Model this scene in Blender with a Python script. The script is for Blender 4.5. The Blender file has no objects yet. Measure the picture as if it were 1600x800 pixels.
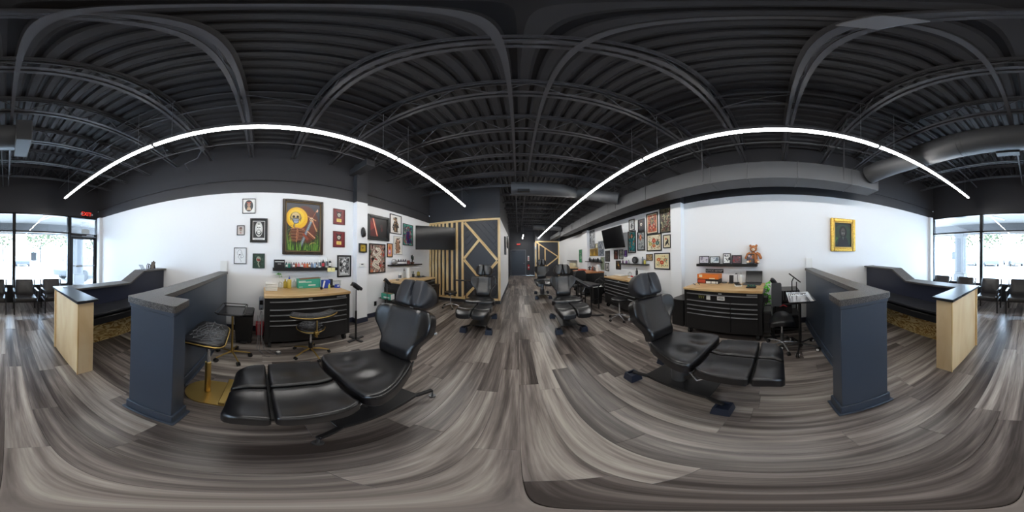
import bpy, bmesh, math, random
from mathutils import Matrix, Vector
random.seed(7)
PI = math.pi
SC = bpy.context.scene
COL = SC.collection

# ---------------------------------------------------------------- camera
cam_data = bpy.data.cameras.new('camera')
cam_data.type = 'PANO'
cam_data.panorama_type = 'EQUIRECTANGULAR'
cam_data.latitude_min = -PI/2; cam_data.latitude_max = PI/2
cam_data.longitude_min = -PI; cam_data.longitude_max = PI
cam_data.clip_start = 0.01; cam_data.clip_end = 300
cam = bpy.data.objects.new('camera', cam_data)
COL.objects.link(cam)
R = ((0.9992525739641581, -0.03786720803131544, 0.007769683514651832),
     (0.037958540238533504, 0.9992076806296699, -0.011964956900683162),
     (-0.007310447931857946, 0.012250939824709447, 0.9998982307337317))
# columns of R: right, forward, up of the tripod head
cam.matrix_world = Matrix(((R[0][0], R[0][2], -R[0][1], 0.0),
                           (R[1][0], R[1][2], -R[1][1], 0.0),
                           (R[2][0], R[2][2], -R[2][1], 1.5),
                           (0, 0, 0, 1)))
SC.camera = cam

# ---------------------------------------------------------------- world, exposure
W = bpy.data.worlds.new('sky'); SC.world = W; W.use_nodes = True
bg = W.node_tree.nodes['Background']
bg.inputs[0].default_value = (0.64, 0.80, 1.0, 1)
bg.inputs[1].default_value = 7.5
SC.view_settings.view_transform = 'Standard'
SC.view_settings.look = 'None'
SC.view_settings.gamma = 1.0
SC.view_settings.exposure = 1.68
SC.view_settings.use_curve_mapping = False
SC.cycles.use_denoising = True
SC.cycles.max_bounces = 10
SC.cycles.diffuse_bounces = 6
SC.cycles.transparent_max_bounces = 12
SC.cycles.sample_clamp_indirect = 4.0
LED = 17.0            # strength of the LED diffusers

# ---------------------------------------------------------------- colour and materials
def s2l(c):
    return c/12.92 if c <= 0.04045 else ((c+0.055)/1.055)**2.4
def hx(h):
    h = h.lstrip('#')
    return tuple(s2l(int(h[i:i+2], 16)/255) for i in (0, 2, 4))
MATS = {}
def mat(name, col, rough=0.5, metal=0.0, spec=0.5, bump=0.0, bscale=60.0, var=0.0, vscale=4.0, coat=0.0, emit=None, estr=0.0):
    if name in MATS: return MATS[name]
    if isinstance(col, str): col = hx(col)
    m = bpy.data.materials.new(name); m.use_nodes = True
    nt = m.node_tree; N = nt.nodes; Lk = nt.links
    b = N['Principled BSDF']
    b.inputs['Base Color'].default_value = (*col, 1)
    b.inputs['Roughness'].default_value = rough
    b.inputs['Metallic'].default_value = metal
    b.inputs['Specular IOR Level'].default_value = spec
    b.inputs['Coat Weight'].default_value = coat
    if emit is not None:
        b.inputs['Emission Color'].default_value = (*emit, 1)
        b.inputs['Emission Strength'].default_value = estr
    tc = N.new('ShaderNodeTexCoord')
    if var > 0:
        n = N.new('ShaderNodeTexNoise'); n.inputs['Scale'].default_value = vscale; n.inputs['Detail'].default_value = 4
        r = N.new('ShaderNodeValToRGB')
        r.color_ramp.elements[0].position = 0.3; r.color_ramp.elements[1].position = 0.7
        r.color_ramp.elements[0].color = (*[c*(1-var) for c in col], 1)
        r.color_ramp.elements[1].color = (*[min(1, c*(1+var)) for c in col], 1)
        Lk.new(tc.outputs['Object'], n.inputs['Vector']); Lk.new(n.outputs['Fac'], r.inputs[0]); Lk.new(r.outputs[0], b.inputs['Base Color'])
    if bump > 0:
        n = N.new('ShaderNodeTexNoise'); n.inputs['Scale'].default_value = bscale; n.inputs['Detail'].default_value = 3
        bp = N.new('ShaderNodeBump'); bp.inputs['Strength'].default_value = bump; bp.inputs['Distance'].default_value = 0.004
        Lk.new(tc.outputs['Object'], n.inputs['Vector']); Lk.new(n.outputs['Fac'], bp.inputs['Height']); Lk.new(bp.outputs[0], b.inputs['Normal'])
    MATS[name] = m
    return m

def wood_mat(name, c1, c2, c3=None, axis=2, stretch=12.0, scale=3.0, rough=0.5, ring=0.0):
    """long-grained timber; axis is the direction of the grain in object space"""
    m = bpy.data.materials.new(name); m.use_nodes = True
    nt = m.node_tree; N = nt.nodes; Lk = nt.links; b = N['Principled BSDF']
    tc = N.new('ShaderNodeTexCoord'); mp = N.new('ShaderNodeMapping')
    sc = [scale*stretch]*3; sc[axis] = scale
    mp.inputs['Scale'].default_value = sc
    oi = N.new('ShaderNodeObjectInfo'); vm = N.new('ShaderNodeVectorMath'); vm.operation = 'SCALE'
    vm.inputs[0].default_value = (13.1, 7.7, 5.3)
    Lk.new(oi.outputs['Random'], vm.inputs['Scale'])
    Lk.new(vm.outputs[0], mp.inputs['Location'])
    n = N.new('ShaderNodeTexNoise'); n.inputs['Scale'].default_value = 1.0; n.inputs['Detail'].default_value = 6; n.inputs['Distortion'].default_value = 0.6+ring
    r = N.new('ShaderNodeValToRGB')
    e = r.color_ramp.elements; e[0].position = 0.32; e[1].position = 0.68
    e[0].color = (*hx(c1), 1); e[1].color = (*hx(c2), 1)
    if c3:
        x = e.new(0.5); x.color = (*hx(c3), 1)
    Lk.new(tc.outputs['Object'], mp.inputs[0]); Lk.new(mp.outputs[0], n.inputs['Vector']); Lk.new(n.outputs['Fac'], r.inputs[0]); Lk.new(r.outputs[0], b.inputs['Base Color'])
    b.inputs['Roughness'].default_value = rough
    MATS[name] = m
    return m

M_WHITE = mat('white_wall_paint', (0.85, 0.86, 0.875), 0.55, bump=0.05, bscale=180)
M_DARKW = mat('charcoal_wall_paint', (0.038, 0.038, 0.043), 0.5, bump=0.05, bscale=120)
M_CEIL = mat('black_deck_paint', (0.023, 0.023, 0.027), 0.62)
M_JOIST = mat('dark_grey_steel_paint', (0.056, 0.056, 0.063), 0.5)
M_DUCT = mat('dark_duct_paint', (0.060, 0.062, 0.068), 0.5, bump=0.1, bscale=3)
M_NAVY = mat('slate_blue_paint', (0.048, 0.065, 0.096), 0.36, bump=0.05, bscale=90)
M_NAVYD = mat('dark_navy_base', (0.022, 0.026, 0.048), 0.4)
M_BLACK = mat('black_plastic', (0.012, 0.012, 0.013), 0.42)
M_BLACKM = mat('black_powdercoat', (0.011, 0.011, 0.012), 0.35, spec=0.5)
M_BLACKS = mat('black_frame_satin', (0.013, 0.013, 0.014), 0.3)
M_LEATHER = mat('black_vinyl', (0.0065, 0.0065, 0.008), 0.29, spec=0.75, bump=0.03, bscale=240)
M_LEATHG = mat('charcoal_vinyl_headrest', (0.022, 0.023, 0.028), 0.4, bump=0.10, bscale=260)
M_LEATHW = mat('soft_black_leather', (0.024, 0.022, 0.022), 0.36, bump=0.6, bscale=22)
M_GOLD = mat('brushed_gold', (0.62, 0.43, 0.14), 0.32, metal=0.9)
M_GILT = mat('gilded_moulding', (0.72, 0.46, 0.10), 0.34, metal=0.85, bump=0.8, bscale=90, var=0.3, vscale=40)
M_CHROME = mat('chrome', (0.74, 0.75, 0.77), 0.2, metal=0.75)
M_STEEL = mat('brushed_steel', (0.44, 0.45, 0.47), 0.32, metal=0.7)
M_PADG = mat('mid_grey_vinyl', (0.055, 0.058, 0.066), 0.45)
M_CASE = mat('blue_grey_case', (0.14, 0.16, 0.19), 0.4)
M_GREYM = mat('grey_metal', (0.16, 0.165, 0.175), 0.35, metal=0.7)
M_HANDLE = mat('grey_handle', (0.24, 0.24, 0.25), 0.35, metal=0.6)
M_WHITEP = mat('white_plastic', (0.78, 0.78, 0.76), 0.4)
M_PAPER = mat('white_paper', (0.80, 0.79, 0.76), 0.7)
M_RUBBER = mat('navy_rubber_boot', (0.018, 0.026, 0.050), 0.45)
M_TYRE = mat('black_rubber', (0.014, 0.014, 0.015), 0.6)
M_RED = mat('red_plastic', (0.50, 0.03, 0.04), 0.4)
M_GREENB = mat('green_carton', (0.05, 0.36, 0.25), 0.5)
M_CARD = mat('brown_card', (0.26, 0.17, 0.10), 0.7)
M_LEAF = mat('bright_green_leaf', (0.13, 0.55, 0.04), 0.4)
M_FUR = mat('orange_brown_plush', (0.42, 0.15, 0.05), 0.85, bump=0.8, bscale=140)
M_FURW = mat('cream_plush', (0.8, 0.66, 0.52), 0.85, bump=0.6, bscale=140)
M_BROWN = mat('brown_plush_dark', (0.09, 0.04, 0.02), 0.85)
M_BLUEP = mat('blue_plastic', (0.03, 0.07, 0.42), 0.4)
M_SCREEN = mat('dark_glossy_screen', (0.005, 0.005, 0.006), 0.16, spec=0.35)
M_STONE = None

def granite():
    m = bpy.data.materials.new('speckled_dark_granite'); m.use_nodes = True
    nt = m.node_tree; N = nt.nodes; Lk = nt.links; b = N['Principled BSDF']
    tc = N.new('ShaderNodeTexCoord')
    n = N.new('ShaderNodeTexNoise'); n.inputs['Scale'].default_value = 220; n.inputs['Detail'].default_value = 3
    r = N.new('ShaderNodeValToRGB'); e = r.color_ramp.elements
    e[0].position = 0.40; e[0].color = (0.020, 0.020, 0.022, 1); e[1].position = 0.62; e[1].color = (0.17, 0.16, 0.155, 1)
    Lk.new(tc.outputs['Object'], n.inputs['Vector']); Lk.new(n.outputs['Fac'], r.inputs[0]); Lk.new(r.outputs[0], b.inputs['Base Color'])
    b.inputs['Roughness'].default_value = 0.45
    return m
M_STONE = granite()
M_STONEB = mat('black_laminate', (0.020, 0.021, 0.025), 0.3, var=0.3, vscale=60)

M_BUTCHER = wood_mat('butcher_block', '#b08a5a', '#dcc094', '#caa877', axis=0, stretch=9, scale=2.2, rough=0.4)
M_BUTCHR = wood_mat('reddish_wood_top', '#a8643a', '#cf9060', axis=0, stretch=9, scale=2.2, rough=0.4)
M_MAPLE = wood_mat('pale_maple_panel', '#e6c796', '#f6dfb6', '#efd3a6', axis=2, stretch=3.5, scale=1.3, rough=0.5)
M_PINE = wood_mat('knotty_pine_board', '#cc9f60', '#f2d9a8', '#e4c48c', axis=2, stretch=14, scale=1.5, rough=0.5)
M_FRAMEW = wood_mat('dark_carved_frame', '#1c140c', '#3c2a1c', axis=2, stretch=5, scale=3, rough=0.35)

def plywood():
    m = bpy.data.materials.new('rotary_cut_plywood'); m.use_nodes = True
    nt = m.node_tree; N = nt.nodes; Lk = nt.links; b = N['Principled BSDF']
    tc = N.new('ShaderNodeTexCoord'); mp = N.new('ShaderNodeMapping'); mp.inputs['Scale'].default_value = (2.2, 3, 7.0)
    n = N.new('ShaderNodeTexNoise'); n.inputs['Scale'].default_value = 1.0; n.inputs['Detail'].default_value = 2; n.inputs['Distortion'].default_value = 1.2
    ml = N.new('ShaderNodeMath'); ml.operation = 'MULTIPLY'; ml.inputs[1].default_value = 60.0
    sn = N.new('ShaderNodeMath'); sn.operation = 'SINE'
    mr = N.new('ShaderNodeMapRange'); mr.inputs['From Min'].default_value = -1; mr.inputs['From Max'].default_value = 1
    r = N.new('ShaderNodeValToRGB'); e = r.color_ramp.elements
    e[0].position = 0.1; e[0].color = (*hx('#a87c38'), 1); e[1].position = 0.75; e[1].color = (*hx('#ead49a'), 1)
    x = e.new(0.4); x.color = (*hx('#cba75c'), 1)
    Lk.new(tc.outputs['Object'], mp.inputs[0]); Lk.new(mp.outputs[0], n.inputs['Vector'])
    Lk.new(n.outputs['Fac'], ml.inputs[0]); Lk.new(ml.outputs[0], sn.inputs[0]); Lk.new(sn.outputs[0], mr.inputs['Value'])
    Lk.new(mr.outputs[0], r.inputs[0]); Lk.new(r.outputs[0], b.inputs['Base Color'])
    b.inputs['Roughness'].default_value = 0.6
    return m
M_PLY = plywood()

def plank_mat():
    m = bpy.data.materials.new('grey_brown_vinyl_plank'); m.use_nodes = True
    nt = m.node_tree; N = nt.nodes; Lk = nt.links; b = N['Principled BSDF']
    at = N.new('ShaderNodeAttribute'); at.attribute_name = 'tone'; at.attribute_type = 'GEOMETRY'
    ge = N.new('ShaderNodeNewGeometry')
    off = N.new('ShaderNodeVectorMath'); off.operation = 'SCALE'; off.inputs[0].default_value = (3.7, 11.3, 41.7)
    Lk.new(at.outputs['Fac'], off.inputs['Scale'])
    add = N.new('ShaderNodeVectorMath'); add.operation = 'ADD'
    Lk.new(ge.outputs['Position'], add.inputs[0]); Lk.new(off.outputs[0], add.inputs[1])
    mp = N.new('ShaderNodeMapping'); mp.inputs['Scale'].default_value = (17, 0.85, 40)
    Lk.new(add.outputs[0], mp.inputs[0])
    n = N.new('ShaderNodeTexNoise'); n.inputs['Scale'].default_value = 1; n.inputs['Detail'].default_value = 5; n.inputs['Roughness'].default_value = 0.55; n.inputs['Distortion'].default_value = 0.35
    Lk.new(mp.outputs[0], n.inputs['Vector'])
    mp2 = N.new('ShaderNodeMapping'); mp2.inputs['Scale'].default_value = (120, 5, 40)
    Lk.new(add.outputs[0], mp2.inputs[0])
    n2 = N.new('ShaderNodeTexNoise'); n2.inputs['Scale'].default_value = 1; n2.inputs['Detail'].default_value = 4
    Lk.new(mp2.outputs[0], n2.inputs['Vector'])
    # grain value shifted by the plank's own tone
    t1 = N.new('ShaderNodeMath'); t1.operation = 'MULTIPLY_ADD'; t1.inputs[1].default_value = 0.30; t1.inputs[2].default_value = -0.15
    Lk.new(at.outputs['Fac'], t1.inputs[0])
    a1 = N.new('ShaderNodeMath'); a1.operation = 'ADD'; Lk.new(n.outputs['Fac'], a1.inputs[0]); Lk.new(t1.outputs[0], a1.inputs[1])
    s2 = N.new('ShaderNodeMath'); s2.operation = 'MULTIPLY_ADD'; s2.inputs[1].default_value = 0.22; s2.inputs[2].default_value = -0.11
    Lk.new(n2.outputs['Fac'], s2.inputs[0])
    a2 = N.new('ShaderNodeMath'); a2.operation = 'ADD'; Lk.new(a1.outputs[0], a2.inputs[0]); Lk.new(s2.outputs[0], a2.inputs[1])
    r = N.new('ShaderNodeValToRGB'); e = r.color_ramp.elements
    e[0].position = 0.26; e[0].color = (*hx('#3f3835'), 1)
    e[1].position = 0.78; e[1].color = (*hx('#b4aca3'), 1)
    for p, c in ((0.40, '#5e5652'), (0.50, '#776e69'), (0.62, '#938a83')):
        x = e.new(p); x.color = (*hx(c), 1)
    Lk.new(a2.outputs[0], r.inputs[0]); Lk.new(r.outputs[0], b.inputs['Base Color'])
    rr = N.new('ShaderNodeMapRange'); rr.inputs['To Min'].default_value = 0.24; rr.inputs['To Max'].default_value = 0.38
    Lk.new(n2.outputs['Fac'], rr.inputs['Value']); Lk.new(rr.outputs[0], b.inputs['Roughness'])
    bp = N.new('ShaderNodeBump'); bp.inputs['Strength'].default_value = 0.12; bp.inputs['Distance'].default_value = 0.002
    Lk.new(n2.outputs['Fac'], bp.inputs['Height']); Lk.new(bp.outputs[0], b.inputs['Normal'])
    return m
M_PLANK = plank_mat()

def print_mat(name, rough=0.35):
    m = bpy.data.materials.new(name); m.use_nodes = True
    nt = m.node_tree; b = nt.nodes['Principled BSDF']
    at = nt.nodes.new('ShaderNodeAttribute'); at.attribute_name = 'Col'
    nz = nt.nodes.new('ShaderNodeTexNoise'); nz.inputs['Scale'].default_value = 55; nz.inputs['Detail'].default_value = 3
    mr = nt.nodes.new('ShaderNodeMapRange'); mr.inputs['To Min'].default_value = 0.72; mr.inputs['To Max'].default_value = 1.2
    vm = nt.nodes.new('ShaderNodeVectorMath'); vm.operation = 'SCALE'
    nt.links.new(nz.outputs['Fac'], mr.inputs['Value'])
    nt.links.new(at.outputs['Color'], vm.inputs[0]); nt.links.new(mr.outputs[0], vm.inputs['Scale'])
    nt.links.new(vm.outputs[0], b.inputs['Base Color'])
    b.inputs['Roughness'].default_value = rough
    return m
M_PRINT = print_mat('printed_colours')

def glass_mat(name, tint=(0.95, 0.98, 1.0), refl=0.08):
    m = bpy.data.materials.new(name); m.use_nodes = True
    nt = m.node_tree; N = nt.nodes; N.remove(N['Principled BSDF'])
    out = N['Material Output']
    t = N.new('ShaderNodeBsdfTransparent'); t.inputs[0].default_value = (*tint, 1)
    g = N.new('ShaderNodeBsdfGlossy'); g.inputs['Roughness'].default_value = 0.02
    lw = N.new('ShaderNodeLayerWeight'); lw.inputs['Blend'].default_value = 0.25
    mr = N.new('ShaderNodeMapRange'); mr.inputs['To Min'].default_value = refl*0.5; mr.inputs['To Max'].default_value = 0.5
    mx = N.new('ShaderNodeMixShader')
    nt.links.new(lw.outputs['Fresnel'], mr.inputs['Value']); nt.links.new(mr.outputs[0], mx.inputs[0])
    nt.links.new(t.outputs[0], mx.inputs[1]); nt.links.new(g.outputs[0], mx.inputs[2]); nt.links.new(mx.outputs[0], out.inputs[0])
    return m
M_GLASS = glass_mat('clear_window_glass')
M_CLEARP = glass_mat('clear_plastic', (0.93, 0.945, 0.95), 0.08)
M_YELLOWP = glass_mat('amber_clear_plastic', (0.85, 0.75, 0.3), 0.2)
M_LED = mat('led_diffuser', (0.9, 0.9, 0.9), 0.5, emit=(1.0, 0.975, 0.93), estr=LED)
M_EXIT = mat('red_exit_letters', (0.8, 0.05, 0.03), 0.5, emit=(1.0, 0.05, 0.03), estr=0.42)

# ---------------------------------------------------------------- mesh builder
class MB:
    def __init__(s):
        s.v = []; s.f = []; s.mi = []; s.cur = 0; s.M = Matrix.Identity(4); s.mats = []; s.fc = []; s.col = None; s.smooth = []
    def use(s, m):
        if m not in s.mats: s.mats.append(m)
        s.cur = s.mats.index(m); return s
    def at(s, loc=(0, 0, 0), rz=0, rx=0, ry=0):
        s.M = Matrix.Translation(loc) @ Matrix.Rotation(rz, 4, 'Z') @ Matrix.Rotation(ry, 4, 'Y') @ Matrix.Rotation(rx, 4, 'X'); return s
    def add(s, vs, fs, smooth=False):
        o = len(s.v)
        for p in vs: s.v.append(tuple(s.M @ Vector(p)))
        for f in fs:
            s.f.append(tuple(i+o for i in f)); s.mi.append(s.cur); s.fc.append(s.col); s.smooth.append(smooth)
        return s
    def box(s, c, d, b=0.0):
        x, y, z = c; X, Y, Z = d[0]/2, d[1]/2, d[2]/2
        if b <= 0:
            vs = [(x+i*X, y+j*Y, z+k*Z) for i in (-1, 1) for j in (-1, 1) for k in (-1, 1)]
            return s.add(vs, [(0, 1, 3, 2), (4, 6, 7, 5), (0, 4, 5, 1), (2, 3, 7, 6), (0, 2, 6, 4), (1, 5, 7, 3)])
        b = min(b, X*0.95, Y*0.95, Z*0.95)
        vs = []; idx = {}
        for i in (-1, 1):
            for j in (-1, 1):
                for k in (-1, 1):
                    idx[i, j, k] = len(vs)
                    vs += [(x+i*X, y+j*(Y-b), z+k*(Z-b)), (x+i*(X-b), y+j*Y, z+k*(Z-b)), (x+i*(X-b), y+j*(Y-b), z+k*Z)]
        fs = []
        loop = ((-1, -1), (1, -1), (1, 1), (-1, 1))
        for i in (-1, 1):
            fs.append([idx[i, a, c2] for a, c2 in loop][::i])
            fs.append([idx[a, i, c2]+1 for a, c2 in loop][::-i])
            fs.append([idx[a, c2, i]+2 for a, c2 in loop][::i])
        for i in (-1, 1):
            for j in (-1, 1):
                a, c2 = idx[i, j, -1], idx[i, j, 1]; q = [a, c2, c2+1, a+1]; fs.append(q if i*j < 0 else q[::-1])
                a, c2 = idx[i, -1, j], idx[i, 1, j]; q = [a, a+2, c2+2, c2]; fs.append(q if i*j < 0 else q[::-1])
                a, c2 = idx[-1, i, j], idx[1, i, j]; q = [a+1, c2+1, c2+2, a+2]; fs.append(q if i*j < 0 else q[::-1])
                for k in (-1, 1):
                    q = idx[i, j, k]; fs.append((q, q+1, q+2) if i*j*k > 0 else (q, q+2, q+1))
        return s.add(vs, fs)
    def bar(s, p0, p1, w, h, b=0.0):
        p0 = Vector(p0); p1 = Vector(p1); d = p1-p0; L = d.length
        q = d.to_track_quat('X', 'Z').to_matrix().to_4x4()
        old = s.M; s.M = old @ Matrix.Translation((p0+p1)/2) @ q; s.box((0, 0, 0), (L, w, h), b); s.M = old; return s
    def cyl(s, p0, p1, r0, r1=None, n=16, caps=True):
        r1 = r0 if r1 is None else r1
        p0 = Vector(p0); p1 = Vector(p1); d = p1-p0
        q = d.to_track_quat('Z', 'X')
        vs = []
        for p, r in ((p0, r0), (p1, r1)):
            for k in range(n):
                a = 2*PI*k/n; vs.append(p + q @ Vector((r*math.cos(a), r*math.sin(a), 0)))
        s.add(vs, [(k, (k+1) % n, n+(k+1) % n, n+k) for k in range(n)], True)
        if caps: s.add([vs[k] for k in range(n)], [tuple(range(n))[::-1]]); s.add([vs[n+k] for k in range(n)], [tuple(range(n))])
        return s
    def tube(s, pts, r, n=8, closed=False):
        pts = [Vector(p) for p in pts]; m = len(pts); vs = []; fs = []
        up = None
        for i, p in enumerate(pts):
            a = pts[(i-1) % m] if (closed or i > 0) else p; c = pts[(i+1) % m] if (closed or i < m-1) else p
            t = (c-a).normalized()
            if up is None:
                up = Vector((0, 0, 1)) if abs(t.z) < 0.9 else Vector((1, 0, 0))
            x = t.cross(up)
            if x.length < 1e-4: x = t.cross(Vector((0, 1, 0.3)))
            x.normalize(); y = x.cross(t).normalized(); up = y
            rr = r[i] if isinstance(r, (list, tuple)) else r
            for k in range(n):
                an = 2*PI*k/n; vs.append(p + x*rr*math.cos(an) + y*rr*math.sin(an))
        for i in range(m if closed else m-1):
            j = (i+1) % m
            for k in range(n): fs.append((i*n+k, i*n+(k+1) % n, j*n+(k+1) % n, j*n+k))
        s.add(vs, fs, True)
        if not closed:
            s.add(vs[:n], [tuple(range(n))[::-1]]); s.add(vs[-n:], [tuple(range(n))])
        return s
    def lathe(s, prof, c=(0, 0, 0), n=20):
        vs = []; fs = []
        for r, z in prof:
            for k in range(n):
                a = 2*PI*k/n; vs.append((c[0]+r*math.cos(a), c[1]+r*math.sin(a), c[2]+z))
        for i in range(len(prof)-1):
            for k in range(n): fs.append((i*n+k, i*n+(k+1) % n, (i+1)*n+(k+1) % n, (i+1)*n+k))
        s.add(vs, fs, True)
        if prof[0][0] > 1e-4: s.add(vs[:n], [tuple(range(n))[::-1]])
        if prof[-1][0] > 1e-4: s.add(vs[-n:], [tuple(range(n))])
        return s
    def ell(s, c, r, n=16, m=10):
        prof = [(math.sin(PI*i/m), -math.cos(PI*i/m)) for i in range(m+1)]
        vs = []; fs = []
        for a, z in prof:
            for k in range(n):
                t = 2*PI*k/n; vs.append((c[0]+r[0]*a*math.cos(t), c[1]+r[1]*a*math.sin(t), c[2]+r[2]*z))
        for i in range(m):
            for k in range(n): fs.append((i*n+k, i*n+(k+1) % n, (i+1)*n+(k+1) % n, (i+1)*n+k))
        return s.add(vs, fs, True)
    def prism(s, pts, z0, z1, smooth=False):
        n = len(pts)
        s.add([(x, y, z0) for x, y in pts]+[(x, y, z1) for x, y in pts], [(k, (k+1) % n, n+(k+1) % n, n+k) for k in range(n)], smooth)
        s.add([(x, y, z0) for x, y in pts], [tuple(range(n))[::-1]]); s.add([(x, y, z1) for x, y in pts], [tuple(range(n))]); return s
    def pad(s, pts, z0, z1, crown=0.012, r=0.03, fn=None, c=None):
        n = len(pts)
        if c is None: c = (sum(p[0] for p in pts)/n, sum(p[1] for p in pts)/n)
        def inset(d):
            o = []
            for x, y in pts:
                vx, vy = c[0]-x, c[1]-y; L = math.hypot(vx, vy) or 1
                o.append((x+vx/L*d, y+vy/L*d))
            return o
        def scl(k): return [(c[0]+(x-c[0])*k, c[1]+(y-c[1])*k) for x, y in inset(r)]
        rings = [(scl(0.3), z0), (inset(r*0.6), z0), (inset(0), z0+r*0.5), (inset(0), z1-r), (inset(r*0.12), z1-r*0.55), (inset(r*0.42), z1-r*0.17), (inset(r), z1),
                 (scl(0.85), z1+crown*0.4), (scl(0.62), z1+crown*0.8), (scl(0.34), z1+crown), (scl(0.1), z1+crown)]
        vs = []
        for ring, z in rings:
            for x, y in ring: vs.append((x, y, z + (fn(x, y) if fn else 0)))
        fs = []
        for i in range(len(rings)-1):
            for k in range(n): fs.append((i*n+k, i*n+(k+1) % n, (i+1)*n+(k+1) % n, (i+1)*n+k))
        s.add(vs, fs, True)
        s.add(vs[:n], [tuple(range(n))[::-1]], True); s.add(vs[-n:], [tuple(range(n))], True); return s
    def slab(s, prof, z0, z1, r=0.03, fn=None, nx=14, sub=3):
        """upholstered panel: prof = [(y, xl, xr)...]; smooth rolled edges, top surface shaped by fn(x, y)"""
        ys = []; n = len(prof); Y0, Y1 = prof[0][0], prof[-1][0]
        def wid(y):
            for i in range(n-1):
                if y <= prof[i+1][0] or i == n-2:
                    a, b = prof[i], prof[i+1]; t = 0 if b[0] == a[0] else (y-a[0])/(b[0]-a[0])
                    p0 = prof[max(i-1, 0)]; p3 = prof[min(i+2, n-1)]
                    out = []
                    for k in (1, 2):
                        m1 = (b[k]-p0[k])/max(1e-6, b[0]-p0[0])*(b[0]-a[0]) if i > 0 else (b[k]-a[k]); m2 = (p3[k]-a[k])/max(1e-6, p3[0]-a[0])*(b[0]-a[0]) if i < n-2 else (b[k]-a[k])
                        out.append((2*t**3-3*t*t+1)*a[k]+(t**3-2*t*t+t)*m1+(-2*t**3+3*t*t)*b[k]+(t**3-t*t)*m2)
                    return out
        ey = [0, 0.03, 0.12, 0.3, 0.6, 1.0]
        L = Y1-Y0; rows = [Y0+r*e for e in ey]; m = max(6, int((L-2*r)/0.022)); rows += [Y0+r+(L-2*r)*k/m for k in range(1, m)]; rows += [Y1-r*e for e in ey[::-1]]
        vs = []; cols = None
        for y in rows:
            xl, xr = wid(y); d = min(y-Y0, Y1-y); c = r
            cut = c-math.sqrt(max(0, c*c-(c-min(d, c))**2)); xl += cut*0.9; xr -= cut*0.9
            W_ = xr-xl; xs = [xl+r*e for e in ey]+[xl+r+(W_-2*r)*k/nx for k in range(1, nx)]+[xr-r*e for e in ey[::-1]]
            cols = len(xs)
            for x in xs:
                q = min(x-xl, xr-x, d); q = max(0, min(q, r))/r
                drop = r*(1-math.sqrt(max(0, 1-(1-q)**2)))
                vs.append((x, y, z1-drop+(fn(x, y) if fn else 0)))
        nr = len(rows); top = len(vs)
        for (x, y, z) in list(vs):
            vs.append((x, y, z0+(fn(x, y) if fn else 0)))
        fs = []
        for i in range(nr-1):
            for k in range(cols-1):
                a = i*cols+k; fs.append((a, a+1, a+cols+1, a+cols)); fs.append((top+a, top+a+cols, top+a+cols+1, top+a+1))
        for k in range(cols-1): fs.append((k, top+k, top+k+1, k+1)); a = (nr-1)*cols+k; fs.append((a, a+1, top+a+1, top+a))
        for i in range(nr-1): a = i*cols; fs.append((a, a+cols, top+a+cols, top+a)); a += cols-1; fs.append((a, top+a, top+a+cols, a+cols))
        return s.add(vs, fs, True)
    def build(s, name, m=None, parent=None, sharp=40, loc=None):
        me = bpy.data.meshes.new(name)
        me.from_pydata(s.v, [], s.f)
        mats = s.mats if s.mats else [m]
        for x in mats: me.materials.append(x)
        if s.mats:
            me.polygons.foreach_set('material_index', s.mi)
        me.polygons.foreach_set('use_smooth', s.smooth)
        if any(c is not None for c in s.fc):
            ca = me.color_attributes.new('Col', 'FLOAT_COLOR', 'CORNER')
            for p in me.polygons:
                c = s.fc[p.index] or (1, 1, 1)
                for li in p.loop_indices: ca.data[li].color = (*c, 1)
        else:
            bm = bmesh.new(); bm.from_mesh(me); bmesh.ops.remove_doubles(bm, verts=bm.verts, dist=1e-6); bmesh.ops.recalc_face_normals(bm, faces=bm.faces); bm.to_mesh(me); bm.free()
            try: me.set_sharp_from_angle(angle=math.radians(sharp))
            except Exception: pass
        me.update()
        o = bpy.data.objects.new(name, me); COL.objects.link(o)
        if parent is not None: o.parent = parent
        if loc is not None: o.location = loc
        return o

def rnd_poly(pts, r, n=5):
    out = []; m = len(pts)
    for i in range(m):
        p = Vector(pts[i]); a = (Vector(pts[i-1])-p); b = (Vector(pts[(i+1) % m])-p)
        rr = r[i] if isinstance(r, (list, tuple)) else r
        rr = min(rr, a.length*0.48, b.length*0.48)
        p0 = p+a.normalized()*rr; p1 = p+b.normalized()*rr
        for k in range(n+1):
            t = k/n; q = p0*(1-t)**2 + p*2*t*(1-t) + p1*t*t
            out.append((q.x, q.y))
    return out

def tag(o, label=None, cat=None, group=None, kind=None):
    if label: o['label'] = label
    if cat: o['category'] = cat
    if group: o['group'] = group
    if kind: o['kind'] = kind
    return o
def thing(name, label, cat, loc=(0, 0, 0), rz=0.0, group=None):
    o = bpy.data.objects.new(name, None); o.empty_display_size = 0.1
    COL.objects.link(o); o.location = loc; o.rotation_euler = (0, 0, rz)
    return tag(o, label, cat, group)
def copy_tree(o, parent=None):
    c = o.copy(); COL.objects.link(c)
    if parent is not None: c.parent = parent
    for ch in [q for q in o.children]: copy_tree(ch, c)
    return c
def dup(o, label, loc, rz=0.0):
    c = copy_tree(o); c.location = loc; c.rotation_euler = (0, 0, rz); c['label'] = label
    return c
def single(mb, name, m, label, cat, group=None, loc=None, rz=0.0):
    o = mb.build(name, m)
    if loc is not None: o.location = loc
    o.rotation_euler = (0, 0, rz)
    return tag(o, label, cat, group)
def struct(mb, name, m, parent=None):
    o = mb.build(name, m, parent)
    if parent is None: o['kind'] = 'structure'
    return o
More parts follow.
